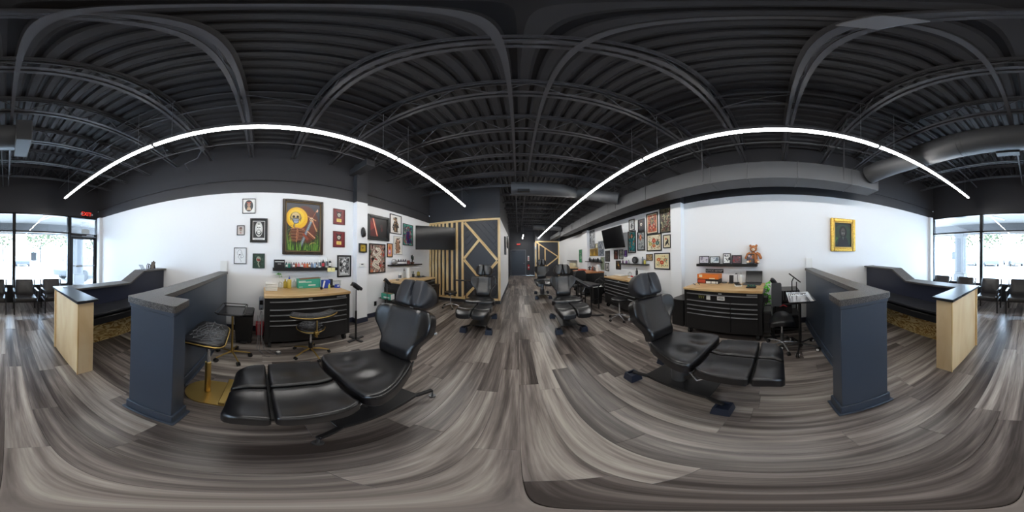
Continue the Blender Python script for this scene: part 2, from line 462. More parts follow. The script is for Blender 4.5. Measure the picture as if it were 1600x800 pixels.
def text_mesh(txt, size, m, name, parent, loc, rot, extrude=0.002):
    c = bpy.data.curves.new(name, 'FONT'); c.body = txt; c.size = size; c.extrude = extrude; c.align_x = 'CENTER'; c.align_y = 'CENTER'
    t = bpy.data.objects.new(name+'_tmp', c); COL.objects.link(t)
    dg = bpy.context.evaluated_depsgraph_get()
    me = bpy.data.meshes.new_from_object(t.evaluated_get(dg)); bpy.data.objects.remove(t)
    me.materials.clear(); me.materials.append(m)
    o = bpy.data.objects.new(name, me); COL.objects.link(o); o.parent = parent; o.location = loc; o.rotation_euler = rot
    return o
XL, XR, YF, YB = -3.097, 3.349, -4.95, 13.85
LW, RW = PI/2, -PI/2     # rotation of things hung on the left / right wall (front = local -y)
# ================================================================ STRUCTURE
# ---- floor: slab and planks
fl = MB(); fl.box((0.126, 4.45, -0.062), (6.7, 18.9, 0.1)); floor = struct(fl, 'floor', mat('floor_slab', (0.03, 0.027, 0.025), 0.7))
PW, PL, PT = 0.182, 1.22, 0.012
def plank_mesh(mb, x0, y0, x1, y1, tone):
    g = 0.0010
    mb.box(((x0+x1)/2, (y0+y1)/2, -PT/2), (x1-x0-g, y1-y0-g, PT), 0.0012)
planks = []
x = XL; row = 0
rr = random.Random(3)
while x < XR-0.005:
    x1 = min(x+PW, XR); y = YF - rr.random()*PL
    while y < YB:
        a, b = max(y, YF), min(y+PL, YB)
        if b-a > 0.02 and not (x1 < -0.7 and a > 5.2) and not (x > 1.45 and a > 13.0): planks.append((x, a, x1, b, rr.random()))
        y += PL
    x = x1; row += 1
planks.sort(key=lambda p: math.hypot((p[0]+p[2])/2, (p[1]+p[3])/2))
def finish_plank(mb, name, tones, kind=None):
    me = bpy.data.meshes.new(name); me.from_pydata(mb.v, [], mb.f); me.materials.append(M_PLANK)
    at = me.attributes.new('tone', 'FLOAT', 'FACE'); at.data.foreach_set('value', tones)
    me.update(); o = bpy.data.objects.new(name, me); COL.objects.link(o); o.parent = floor
    if kind: o['kind'] = kind
    return o
rest = MB(); rt = []
for i, p in enumerate(planks):
    if i < 295:
        mb = MB(); plank_mesh(mb, *p); finish_plank(mb, 'plank', [p[4]]*len(mb.f))
    else:
        n0 = len(rest.f); plank_mesh(rest, *p); rt += [p[4]]*(len(rest.f)-n0)
finish_plank(rest, 'planks_beyond', rt, 'stuff')

# ---- walls: white below, charcoal above, shadow groove at 3.08
def wallband(name, c, d, m, kindtop=True): return struct(MB().box(c, d), name, m)
wallband('wall_left', (XL-0.06, 0.09, 1.4), (0.12, 10.08, 2.8), M_WHITE)
wallband('wall_right', (XR+0.06, 4.0, 1.4), (0.12, 17.9, 2.8), M_WHITE)
t = MB(); t.box((XL-0.06, 0.09, 2.935), (0.12, 10.08, 0.27)).box((XL-0.07, 0.09, 3.08), (0.1, 10.08, 0.02)).box((XL-0.06, 4.45, 3.6), (0.12, 18.8, 1.02)); struct(t, 'trim_1', M_DARKW)
t = MB(); t.box((XR+0.06, 4.0, 2.935), (0.12, 17.9, 0.27)).box((XR+0.07, 4.0, 3.08), (0.1, 17.9, 0.02)).box((XR+0.06, 4.45, 3.6), (0.12, 18.8, 1.02)); struct(t, 'trim_2', M_DARKW)
# baseboards
struct(MB().box((XL+0.008, 0.15, 0.06), (0.016, 9.9, 0.12), 0.004), 'baseboard_left', M_NAVYD)
struct(MB().box((XR-0.008, 4.0, 0.06), (0.016, 17.8, 0.12), 0.004), 'baseboard_right', M_NAVYD)
# columns
c = MB(); c.use(M_WHITE).box((-3.02, 2.075, 1.39), (0.15, 0.29, 2.78), 0.003); c.use(M_DARKW).box((-3.02, 2.075, 3.3), (0.152, 0.292, 1.04), 0.003); c.use(M_NAVYD).box((-3.015, 2.075, 0.06), (0.17, 0.32, 0.12), 0.004)
struct(c, 'column', None)
c = MB(); c.use(M_WHITE).box((3.275, 2.2, 1.40), (0.15, 0.3, 2.80), 0.003); c.use(M_DARKW).box((3.275, 2.2, 2.9), (0.152, 0.302, 0.2), 0.003); c.use(M_NAVYD).box((3.27, 2.2, 0.06), (0.17, 0.33, 0.12), 0.004)
struct(c, 'column', None)
c = MB(); c.use(M_WHITE).box((3.275, 7.4, 1.40), (0.15, 0.6, 2.80), 0.003); c.use(M_DARKW).box((3.275, 7.4, 2.9), (0.152, 0.602, 0.2), 0.003)
struct(c, 'column', None)
tag(struct(MB().at((-2.78, 1.92, 3.57)).box((0, 0, 0), (0.66, 0.2, 0.16), 0.005), 'roof_beam', M_DARKW), kind='structure')

# ---- back-left accent wall (y = 5.13) with pine slats and boards
wa = struct(MB().box((-1.835, 5.19, 1.4), (2.53, 0.12, 2.8)), 'wall_accent_left', M_DARKW)
struct(MB().box((-0.5685, 5.19, 1.4), (0.003, 0.119, 2.8)), 'trim_11', M_WHITE)
struct(MB().box((-1.835, 5.19, 3.45), (2.53, 0.12, 1.3)), 'trim_3', M_DARKW)
def board(p0, p1, w, d, parent, y, name='pine_board'):
    """flat board in the x-z plane from p0 to p1"""
    mb = MB(); L = math.hypot(p1[0]-p0[0], p1[1]-p0[1]); a = math.atan2(p1[0]-p0[0], p1[1]-p0[1])
    mb.box((0, 0, 0), (w, d, L), 0.003)
    o = mb.build(name, M_PINE, parent); o.location = ((p0[0]+p1[0])/2, y, (p0[1]+p1[1])/2); o.rotation_euler = (0, a, 0)
    return o
yb = 5.113
board((-3.085, 2.765), (-0.56, 2.765), 0.07, 0.034, wa, yb); board((-3.06, 0.0), (-3.06, 2.73), 0.07, 0.034, wa, yb)
board((-3.02, 0.15), (-0.64, 0.15), 0.07, 0.034, wa, yb); board((-0.60, 0.12), (-0.60, 2.73), 0.08, 0.034, wa, yb)
board((-1.815, 0.19), (-1.815, 2.73), 0.075, 0.034, wa, yb)
for xx in (-2.94, -2.815, -2.68, -2.53, -2.375, -2.195, -2.015): board((xx, 0.19), (xx, 2.73), 0.075, 0.034, wa, yb, 'pine_slat')
board((-1.74, 2.70), (-0.66, 1.44), 0.085, 0.03, wa, yb+0.001); board((-1.24, 2.10), (-1.76, 1.49), 0.08, 0.028, wa, yb+0.002)
board((-1.76, 1.45), (-1.16, 0.76), 0.08, 0.028, wa, yb+0.002); board((-0.66, 1.40), (-1.76, 0.16), 0.085, 0.03, wa, yb+0.001)
# dark chevron battens in the panel
def clipbat(cx, cz, dx, dz, ok, y):
    L = math.hypot(dx, dz); best = None; s0 = None
    steps = [i*0.02 for i in range(-150, 151)]
    run = [s for s in steps if ok(cx+dx/L*s, cz+dz/L*s)]
    if len(run) > 4: return (cx+dx/L*run[0], cz+dz/L*run[0]), (cx+dx/L*run[-1], cz+dz/L*run[-1])
def inpan(x, z): return -1.70 < x < -0.72 and 0.27 < z < 2.66
def batten(p, q, y):
    mb = MB(); L = math.hypot(q[0]-p[0], q[1]-p[1]); a = math.atan2(q[0]-p[0], q[1]-p[1])
    mb.box((0, 0, 0), (0.135, 0.016, L), 0.007); o = mb.build('charcoal_board', M_DARKW, wa); o.location = ((p[0]+q[0])/2, y, (p[1]+q[1])/2); o.rotation_euler = (0, a, 0)
sl = 1.26/1.08
for i in range(5):   # upper right: parallel to the big diagonal
    o2 = 0.16+0.15*i
    r_ = clipbat(-1.2+o2*0.76, 2.07+o2*0.65, 1.08, -1.26, lambda x, z: inpan(x, z) and (z-1.44)-(-sl)*(x+0.66) > 0.07, 5.122)
    if r_: batten(*r_, 5.123)
for i in range(4):
    o2 = 0.12+0.15*i
    r_ = clipbat(-1.5-o2*0.76, 1.80+o2*0.65, 1.08, 1.26, lambda x, z: inpan(x, z) and (z-1.44)-(-sl)*(x+0.66) < -0.07 and (z-1.49) - sl*(x+1.76) > 0.09, 5.122)
    if r_: batten(*r_, 5.123)
for i in range(4):
    o2 = 0.12+0.15*i
    r_ = clipbat(-1.5-o2*0.76, 1.15-o2*0.65, 1.08, -1.26, lambda x, z: inpan(x, z) and (z-1.45)+1.15*(x+1.76) < -0.09 and (z-0.16)-1.127*(x+1.76) > 0.09, 5.122)
    if r_: batten(*r_, 5.123)
for i in range(5):
    o2 = 0.12+0.15*i
    r_ = clipbat(-1.2+o2*0.76, 0.78-o2*0.65, 1.08, 1.24, lambda x, z: inpan(x, z) and (z-0.16)-1.127*(x+1.76) < -0.09, 5.122)
    if r_: batten(*r_, 5.123)

# ---- hallway
struct(MB().box((-0.62, 7.255, 1.4), (0.1, 4.01, 2.8)), 'wall_hall_left', M_WHITE)
struct(MB().box((-0.62, 7.255, 3.45), (0.1, 4.01, 1.3)), 'trim_4', M_DARKW)
struct(MB().box((-0.566, 7.2, 0.07), (0.012, 4.1, 0.14), 0.003), 'baseboard_hall', M_NAVYD)
struct(MB().box((-0.76, 11.6, 2.06), (0.1, 4.7, 4.12)), 'wall_hall_far', M_DARKW)
struct(MB().box((1.3, 13.92, 2.06), (4.5, 0.12, 4.12)), 'wall_back', M_DARKW)
struct(MB().box((1.42, 13.4, 1.4), (0.1, 0.86, 2.8)), 'wall_hall_right', M_WHITE)
struct(MB().box((1.42, 13.4, 3.45), (0.1, 0.86, 1.3)), 'trim_5', M_DARKW)
wb = struct(MB().box((2.36, 13.03, 1.4), (2.0, 0.1, 2.8)), 'wall_accent_right', M_DARKW)
struct(MB().box((2.36, 13.03, 3.45), (2.0, 0.1, 1.3)), 'trim_6', M_DARKW)
y2 = 12.965
board((1.40, 0.0), (1.40, 2.80), 0.09, 0.03, wb, y2); board((1.36, 2.80), (3.34, 2.80), 0.09, 0.03, wb, y2); board((3.29, 0.0), (3.29, 2.76), 0.09, 0.03, wb, y2)
board((1.46, 2.75), (3.24, 1.58), 0.09, 0.028, wb, y2+0.002); board((3.24, 1.54), (1.46, 0.2), 0.09, 0.028, wb, y2+0.002)
board((1.665, 0.1), (1.665, 2.6), 0.09, 0.026, wb, y2+0.003, 'pine_slat'); board((2.165, 0.1), (2.165, 2.28), 0.10, 0.026, wb, y2+0.003, 'pine_slat')
# back door
d = struct(MB().box((0.0, 13.84, 1.06), (1.17, 0.05, 2.12), 0.004), 'door_2', mat('navy_door_paint', (0.032, 0.038, 0.052), 0.4))
fr = MB(); fr.box((-0.63, 13.83, 1.09), (0.05, 0.09, 2.18), 0.004).box((0.63, 13.83, 1.09), (0.05, 0.09, 2.18), 0.004).box((0, 13.83, 2.165), (1.31, 0.09, 0.05), 0.004)
fr.build('door_frame', mat('grey_door_frame', (0.16, 0.17, 0.19), 0.4), d)
k = MB(); k.cyl((0.48, 13.80, 1.05), (0.48, 13.76, 1.05), 0.02); k.ell((0.48, 13.75, 1.05), (0.03, 0.025, 0.03)); k.build('door_knob', M_STEEL, d)
MB().box((0, 13.805, 0.02), (1.17, 0.03, 0.04)).build('threshold', M_GREYM, d)
MB().box((-0.33, 13.79, 2.10), (0.28, 0.05, 0.05), 0.01).build('door_closer', M_BLACK, d)
struct(MB().box((1.0, 13.845, 0.09), (0.6, 0.02, 0.14), 0.003), 'baseboard_back', M_DUCT)

# ---- storefront (y = -4.95)
fw = struct(MB().box((0.126, YF-0.06, 3.46), (6.45, 0.12, 1.32)), 'wall_front', M_DARKW)
struct(MB().box((0.126, YF-0.0, 2.82), (6.45, 0.02, 0.04)), 'trim_7', M_DARKW)
struct(MB().box((0.66, YF-0.02, 0.26), (5.36, 0.16, 0.52), 0.004), 'wall_knee', M_BLACKM)
mtr = M_BLACKM
def win(n, x0, x1):
    o = MB()
    o.box((x0+0.025, YF, 1.66), (0.05, 0.12, 2.24), 0.003).box((x1-0.025, YF, 1.66), (0.05, 0.12, 2.24), 0.003)
    o.box(((x0+x1)/2, YF, 2.765), (x1-x0, 0.12, 0.05), 0.003).box(((x0+x1)/2, YF, 0.545), (x1-x0, 0.12, 0.05), 0.003).box(((x0+x1)/2, YF, 2.20), (x1-x0, 0.12, 0.05), 0.003)
    w = struct(o, 'window_%d' % n, mtr)
    MB().box(((x0+x1)/2, YF, 1.37), (x1-x0-0.1, 0.008, 1.6)).build('pane', M_GLASS, w)
    MB().box(((x0+x1)/2, YF, 2.48), (x1-x0-0.1, 0.008, 0.5)).build('pane', M_GLASS, w)
    return w
win(1, -1.99, -0.235); win(2, -0.235, 1.52); win(3, 1.52, 3.34)
dr = MB()
dr.box((-2.965, YF, 1.06), (0.09, 0.05, 2.10), 0.003).box((-2.10, YF, 1.06), (0.09, 0.05, 2.10), 0.003).box((-2.53, YF, 2.07), (0.9, 0.05, 0.09), 0.003).box((-2.53, YF, 0.10), (0.9, 0.05, 0.2), 0.003)
door = struct(dr, 'door_1', mtr)
MB().box((-2.53, YF, 1.12), (0.78, 0.008, 1.84)).build('pane', M_GLASS, door)
pb = MB(); pb.cyl((-2.93, YF+0.07, 1.13), (-2.12, YF+0.07, 1.13), 0.014); pb.box((-2.35, YF+0.075, 1.125), (0.26, 0.05, 0.06), 0.01); pb.build('push_bar', M_STEEL, door)
MB().box((-2.76, YF+0.06, 2.16), (0.28, 0.06, 0.05), 0.01).bar((-2.72, YF+0.09, 2.14), (-2.4, YF+0.16, 2.12), 0.02, 0.015).build('door_closer', M_STEEL, door)
tr = MB(); tr.box((-3.03, YF, 1.39), (0.04, 0.12, 2.78), 0.003).box((-2.03, YF, 1.39), (0.06, 0.12, 2.78), 0.003).box((-2.53, YF, 2.165), (1.0, 0.12, 0.09), 0.003).box((-2.53, YF, 2.765), (1.0, 0.12, 0.05), 0.003)
w4 = struct(tr, 'window_4', mtr)
MB().box((-2.53, YF, 2.475), (0.94, 0.008, 0.53)).build('pane', M_GLASS, w4)
st = MB(); st.box((-2.60, YF+0.012, 2.30), (0.3, 0.004, 0.16)); st.build('paper_notice', mat('faded_notice', (0.55, 0.58, 0.58), 0.7), w4)
st = MB(); st.tube([(-2.76, YF+0.012, 2.47), (-2.44, YF+0.012, 2.47), (-2.44, YF+0.012, 2.62), (-2.76, YF+0.012, 2.62)], 0.006, 6, True); st.build('neon_outline', M_WHITEP, w4)
struct(MB().box((-3.05, YF+0.2, 1.4), (0.1, 0.16, 2.8), 0.004), 'trim_8', M_WHITE)
struct(MB().box((3.31, YF+0.2, 1.4), (0.08, 0.16, 2.8), 0.004), 'trim_9', M_WHITE)
struct(MB().box((2.0, 14.02, 3.46), (0.1, 0.05, 0.1)), 'trim_10', M_DARKW)

# ---- ceiling: corrugated deck, joists, bridging
ZD, ZJ = 4.06, 3.65
cm = MB(); vs = []; fs = []
pitch = 0.155; x = XL-0.12
prof = []
while x < XR+0.12:
    prof += [(x, ZD), (x+pitch*0.42, ZD), (x+pitch*0.58, ZD+0.045), (x+pitch*0.86, ZD+0.045)]
    x += pitch
prof.append((x, ZD))
for (px, pz) in prof: vs += [(px, YF-0.1, pz), (px, YB+0.1, pz)]
for i in range(len(prof)-1): fs.append((2*i, 2*i+1, 2*i+3, 2*i+2))
cm.add(vs, fs); n = len(vs)
cm.box((0.126, 4.45, ZD+0.08), (6.8, 19.1, 0.06))
ceil = struct(cm, 'ceiling', M_CEIL)
jm = MB(); hw = (XR-XL)/2; cx = (XR+XL)/2
for s in (-1, 1):
    jm.box((cx, s*0.034, ZJ+0.022), (2*hw, 0.038, 0.006)).box((cx, s*0.018, ZJ+0.04), (2*hw, 0.006, 0.04))
    jm.box((cx, s*0.034, ZD-0.006), (2*hw, 0.045, 0.008)).box((cx, s*0.018, ZD-0.03), (2*hw, 0.006, 0.045))
npan = 10; step = 2*hw/npan
for i in range(npan):
    a = XL+i*step; jm.tube([(a, 0, ZD-0.03), (a+step/2, 0, ZJ+0.04)], 0.009, 5); jm.tube([(a+step/2, 0, ZJ+0.04), (a+step, 0, ZD-0.03)], 0.009, 5)
j0 = None
ys = [-0.22+0.795*k for k in range(-5, 18)]
for y in ys:
    if j0 is None: j0 = jm.build('joist', M_JOIST, ceil); j0.location = (0, y, 0)
    else:
        j = j0.copy(); COL.objects.link(j); j.location = (0, y, 0)
for (bx, bz, w) in ((-0.05, ZJ-0.012, 0.034), (0.25, ZJ-0.012, 0.034), (-1.62, ZJ+0.05, 0.025), (1.66, ZJ+0.05, 0.025), (-1.55, ZD-0.06, 0.02), (1.62, ZD-0.06, 0.02)):
    o = MB(); o.box((bx, 4.4, bz), (w, 18.5, 0.006)).box((bx-w/2, 4.4, bz+0.012), (0.005, 18.5, 0.022)); o.build('bridging_bar', M_JOIST, ceil)
for y in ys[1::2]:
    for sx in (-1.62, 1.66):
        o = MB(); o.tube([(sx, y, ZJ+0.05), (sx, y+0.795, ZD-0.05)], 0.008, 5).tube([(sx, y+0.795, ZJ+0.05), (sx, y, ZD-0.05)], 0.008, 5); o.build('cross_brace', M_JOIST, ceil)
jb = MB(); jb.box((0.25, -0.20, ZJ-0.055), (0.15, 0.11, 0.05), 0.004); jb.build('junction_box', mat('grey_box_paint', (0.13, 0.13, 0.14), 0.5), ceil)
cd = MB(); cd.box((-2.5, -0.99, 3.6), (0.1, 0.1, 0.05), 0.004); cd.tube([(-2.5, -4.8, 3.62), (-2.5, -1.05, 3.62)], 0.012, 6); cd.tube([(-2.5, -0.95, 3.62), (-2.5, 1.8, 3.62)], 0.012, 6); cd.tube([(-2.52, -1.0, 3.6), (-2.8, -1.2, 3.6), (-2.86, -1.5, 3.55), (-3.08, -1.5, 3.45)], 0.012, 6); cd.build('conduit', M_JOIST, ceil)
cd = MB(); cd.box((2.58, -0.96, 3.6), (0.1, 0.1, 0.05), 0.004); cd.tube([(2.2, -4.8, 3.62), (2.56, -1.05, 3.62)], 0.012, 6); cd.tube([(2.56, -0.9, 3.62), (2.56, 3.3, 3.62)], 0.012, 6); cd.build('conduit', M_JOIST, ceil)
cd = MB(); cd.tube([(0.1, -4.85, 3.62), (0.1, -2.45, 3.62)], 0.012, 8); cd.build('conduit', M_JOIST, ceil)

# ---- ducts
du = MB(); du.box((2.80, 3.9, 3.005), (0.40, 11.7, 0.35), 0.006); rd = single(du, 'rectangular_duct', M_DUCT, 'long boxy dark duct running the length of the wall above the framed prints', 'air duct', 'dark painted air ducts')
for y in (-1.36, -0.4, 0.42, 1.05, 2.6, 4.2, 5.8, 7.4, 9.0):
    MB().box((2.80, y, 3.005), (0.415, 0.018, 0.365), 0.003).build('duct_seam', M_DUCT, rd)
for y in (-1.2, 1.2, 3.8, 6.4, 8.8):
    MB().box((2.595, y, 3.4), (0.012, 0.02, 1.0)).build('hanger_strap', M_JOIST, rd)
du = MB(); du.box((2.75, 11.35, 3.05), (0.36, 3.1, 0.26), 0.006)
for y in (10.2, 12.3): du.box((2.575, y, 3.42), (0.01, 0.02, 0.6))
single(du, 'rectangular_duct', M_DUCT, 'smaller boxy duct continuing to the far slatted wall', 'air duct', 'dark painted air ducts')
dg = MB(); dg.box((2.594, 7.6, 3.0), (0.012, 0.2, 0.2), 0.003); dg.build('grille', M_BLACK, rd)
# spiral duct over the reception
t = thing('round_duct', 'thick round duct with a black grille crossing over the reception desks', 'air duct', (0, 0, 0), 0, 'dark painted air ducts')
o = MB(); o.tube([(2.58, -1.72, 3.13), (2.35, -1.80, 3.17), (2.15, -1.98, 3.27), (1.95, -2.14, 3.36), (1.70, -2.2, 3.40)], [0.19, 0.19, 0.19, 0.19, 0.19], 20); o.build('elbow', M_DUCT, t)
o = MB(); o.tube([(1.86, -2.2, 3.41), (1.84, -2.2, 3.41), (1.78, -2.2, 3.41), (1.70, -2.2, 3.41), (-0.10, -2.2, 3.41)], [0.12, 0.18, 0.215, 0.23, 0.23], 28); o.build('duct_body', M_DUCT, t)
for xx in (1.0, 0.93, 0.4): MB().tube([(xx+0.01, -2.2, 3.41), (xx-0.01, -2.2, 3.41)], 0.235, 28).build('duct_seam', M_DUCT, t)
o = MB(); o.box((-0.2, -2.2, 3.40), (0.2, 0.5, 0.46), 0.01); o.build('end_box', M_DUCT, t)
o = MB(); o.use(M_BLACK).box((0.33, -2.35, 3.23), (0.34, 0.12, 0.13), 0.004)
for i in range(12): o.use(M_DUCT).box((0.175+i*0.028, -2.41, 3.225), (0.006, 0.012, 0.12))
g = o.build('grille', None, t); g.rotation_euler = (0, 0, 0)
# second round duct
t = thing('round_duct', 'round dark duct crossing the middle of the room between the two light strips', 'air duct', (0, 0, 0), 0, 'dark painted air ducts')
o = MB(); o.tube([(2.58, 3.6, 3.15), (2.4, 3.75, 3.2), (2.15, 4.0, 3.3), (1.9, 4.15, 3.37), (1.6, 4.2, 3.4)], 0.17, 20); o.build('elbow', M_DUCT, t)
o = MB(); o.tube([(1.70, 4.2, 3.32), (1.55, 4.2, 3.36), (1.2, 4.2, 3.40), (-0.16, 4.2, 3.40)], [0.10, 0.14, 0.19, 0.19], 24); o.build('duct_body', M_DUCT, t)
MB().box((0.15, 4.03, 3.27), (0.3, 0.08, 0.08), 0.004).build('grille', M_BLACK, t)
t = thing('round_duct', 'farthest round duct, short and low near the hallway', 'air duct', (0, 0, 0), 0, 'dark painted air ducts')
o = MB(); o.tube([(2.6, 9.4, 3.2), (2.2, 9.6, 3.35), (0.9, 9.6, 3.35)], [0.16, 0.18, 0.18], 20); o.build('duct_body', M_DUCT, t)

# ---- LED strips
def led(xc, y0, y1, label, z=3.08):
    t = thing('led_strip', label, 'light', (xc, (y0+y1)/2, z), 0, 'long suspended LED strips')
    L = y1-y0-0.012
    MB().box((0, 0, 0.033), (0.056, L, 0.05), 0.004).build('housing', M_JOIST, t)
    MB().box((0, 0, -0.004), (0.050, L-0.02, 0.026), 0.008).build('diffuser', M_LED, t)
    for s in (-1, 1):
        MB().box((0, s*(L/2-0.004), 0.015), (0.06, 0.012, 0.08), 0.003).build('end_cap', M_GREYM, t)
        MB().tube([(0, s*(L/2-0.25), 0.055), (0, s*(L/2-0.25), ZD-z)], 0.0025, 5).build('hanging_wire', M_STEEL, t)
seg = 2.88; y = -4.11
for i, l in enumerate(('light strip nearest the exit door, over the left waiting area', 'middle light strip on the painting side, over the web-seat stool', 'light strip on the painting side ending before the slatted wall')):
    led(-1.528, y+i*seg, y+(i+1)*seg, l)
for i, l in enumerate(('light strip beside the round duct over the waiting chairs', 'light strip over the near treatment chair on the teddy bear side', 'light strip running past the colourful framed prints', 'light strip above the tilted TV', 'light strip above the far workbenches', 'farthest light strip, ending at the triangle-patterned wall')):
    led(1.634, y+i*seg, y+(i+1)*seg, l)
led(0.36, 10.9, 13.35, 'short light strip alone in the back hallway')

# ---- outside
og = struct(MB().box((0, -30, -0.12), (120, 49.9, 0.12)), 'ground', mat('pale_concrete', (0.6, 0.59, 0.57), 0.8, var=0.05, vscale=1.5))
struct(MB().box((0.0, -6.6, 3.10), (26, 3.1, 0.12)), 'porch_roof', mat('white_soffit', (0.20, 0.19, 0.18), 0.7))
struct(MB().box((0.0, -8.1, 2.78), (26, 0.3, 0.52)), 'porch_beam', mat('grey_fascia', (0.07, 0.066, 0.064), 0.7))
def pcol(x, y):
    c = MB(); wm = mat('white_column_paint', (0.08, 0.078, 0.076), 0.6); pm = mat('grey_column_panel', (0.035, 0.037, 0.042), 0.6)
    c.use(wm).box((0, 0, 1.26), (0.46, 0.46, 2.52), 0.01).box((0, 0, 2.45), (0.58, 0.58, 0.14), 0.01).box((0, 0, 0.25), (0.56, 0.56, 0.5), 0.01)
    c.use(pm).box((0, 0.232, 1.42), (0.22, 0.012, 1.7), 0.003).box((0.232, 0, 1.42), (0.012, 0.22, 1.7), 0.003).box((-0.232, 0, 1.42), (0.012, 0.22, 1.7), 0.003)
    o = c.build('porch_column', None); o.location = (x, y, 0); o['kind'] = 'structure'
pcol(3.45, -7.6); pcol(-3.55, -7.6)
t = thing('porch_light', 'slim tube light under the porch ceiling outside the left window', 'light', (-1.6, -6.6, 3.02)); MB().at(rz=0.3).box((0, 0, 0), (0.06, 1.1, 0.05), 0.01).build('tube', M_WHITEP, t)
t = thing('porch_light', 'slim tube light under the porch ceiling outside the right window', 'light', (1.4, -6.6, 3.02)); MB().at(rz=-0.5).box((0, 0, 0), (0.06, 1.1, 0.05), 0.01).build('tube', M_WHITEP, t)
def sign(x, y, label):
    t = thing('parking_sign', label, 'sign', (x, y, -0.06), 0, 'parking signs outside')
    MB().box((0, 0, 0.95), (0.05, 0.04, 1.9), 0.004).build('post', M_WHITEP, t)
    MB().box((0, 0.03, 1.45), (0.32, 0.01, 0.46), 0.003).build('sign_plate', mat('sign_back', (0.04, 0.045, 0.05), 0.5), t)
sign(-1.46, -8.6, 'sign on a post outside the left window'); sign(4.3, -8.6, 'sign on a post beside the porch column outside the right window')
def car(x, y, rz, colr, label):
    t = thing('parked_car', label, 'car', (x, y, -0.06), rz, 'cars parked outside')
    pm = mat('car_paint_'+label.split()[0], colr, 0.25, coat=0.5)
    pr = rnd_poly([(-2.2, 0.3), (2.2, 0.3), (2.25, 0.75), (1.3, 0.95), (0.7, 1.45), (-1.1, 1.5), (-1.9, 1.0), (-2.25, 0.9)], 0.12, 3)
    b = MB(); b.M = Matrix.Rotation(PI/2, 4, 'X'); b.prism(pr, -0.85, 0.85); b.build('body', pm, t)
    g = MB(); g.M = Matrix.Rotation(PI/2, 4, 'X'); g.prism([(-1.0, 1.0), (1.05, 1.0), (0.62, 1.38), (-0.95, 1.42)], -0.86, 0.86); g.build('side_window', mat('car_glass', (0.05, 0.06, 0.07), 0.1), t)
    MB().bar((1.18, 0, 1.03), (0.76, 0, 1.42), 1.4, 0.02).build('windscreen', MATS['car_glass'], t); MB().bar((-1.86, 0, 1.06), (-1.2, 0, 1.46), 1.4, 0.02).build('rear_window', MATS['car_glass'], t)
    for wx in (-1.35, 1.4):
        for wy in (-0.8, 0.8):
            w = MB(); w.cyl((wx, wy-0.1, 0.33), (wx, wy+0.1, 0.33), 0.33, n=20); w.build('wheel', M_TYRE, t)
car(-2.2, -22, 1.5, (0.02, 0.024, 0.034), 'grey car in the lot seen through the left window')
car(8.1, -21, 1.9, (0.07, 0.07, 0.072), 'white car right of the porch column outside')
car(5.2, -21, 1.9, (0.045, 0.047, 0.05), 'silver car in the lot outside the right window')
car(2.4, -22, 2.0, (0.07, 0.07, 0.066), 'cream car outside, nearest the window mullion on the right')
car(-5.2, -9.8, 0.5, (0.045, 0.05, 0.056), 'pale grey car close outside the exit door')
def tree(x, y, h, label, seed):
    r = random.Random(seed); t = thing('parking_lot_tree', label, 'tree', (x, y, -0.06), 0, 'trees across the parking lot')
    MB().tube([(0, 0, 0), (0.1, 0, h*0.35), (0, 0.1, h*0.7)], [0.16, 0.12, 0.05], 8).build('trunk', mat('pale_bark', (0.04, 0.036, 0.032), 0.9), t)
    f = MB()
    for i in range(260):
        a, b2 = r.random()*2*PI, math.acos(2*r.random()-1); q = r.random()**0.4*h*0.42
        px, py, pz = q*math.sin(b2)*math.cos(a), q*math.sin(b2)*math.sin(a), h*0.68+q*0.8*math.cos(b2)
        s = 0.18+0.2*r.random(); a2 = r.random()*PI; c2, s2 = math.cos(a2)*s, math.sin(a2)*s
        f.add([(px-c2, py-s2, pz), (px, py, pz-s*0.6), (px+c2, py+s2, pz+0.1), (px, py, pz+s*0.7)], [(0, 1, 2, 3)])
    o = f.build('foliage', mat('dark_green_leaves', (0.036, 0.048, 0.018), 0.8), t); o['kind'] = 'stuff'  # one even dark green for all the leaves
for i, (x, y, h, l) in enumerate(((-6.5, -30, 7, 'tree left of the window mullion, behind the grey car'), (7.6, -30, 7, 'tree above the silver car outside'), (-12, -33, 8, 'tree seen over the parking sign on the left'), (14, -32, 7, 'tree right of the porch column, behind the white car'), (0.6, -34, 8, 'tree in the middle of the lot between the two windows'), (-19, -31, 6, 'tree seen through the glass of the exit door'))): tree(x, y, h, l, i+11)
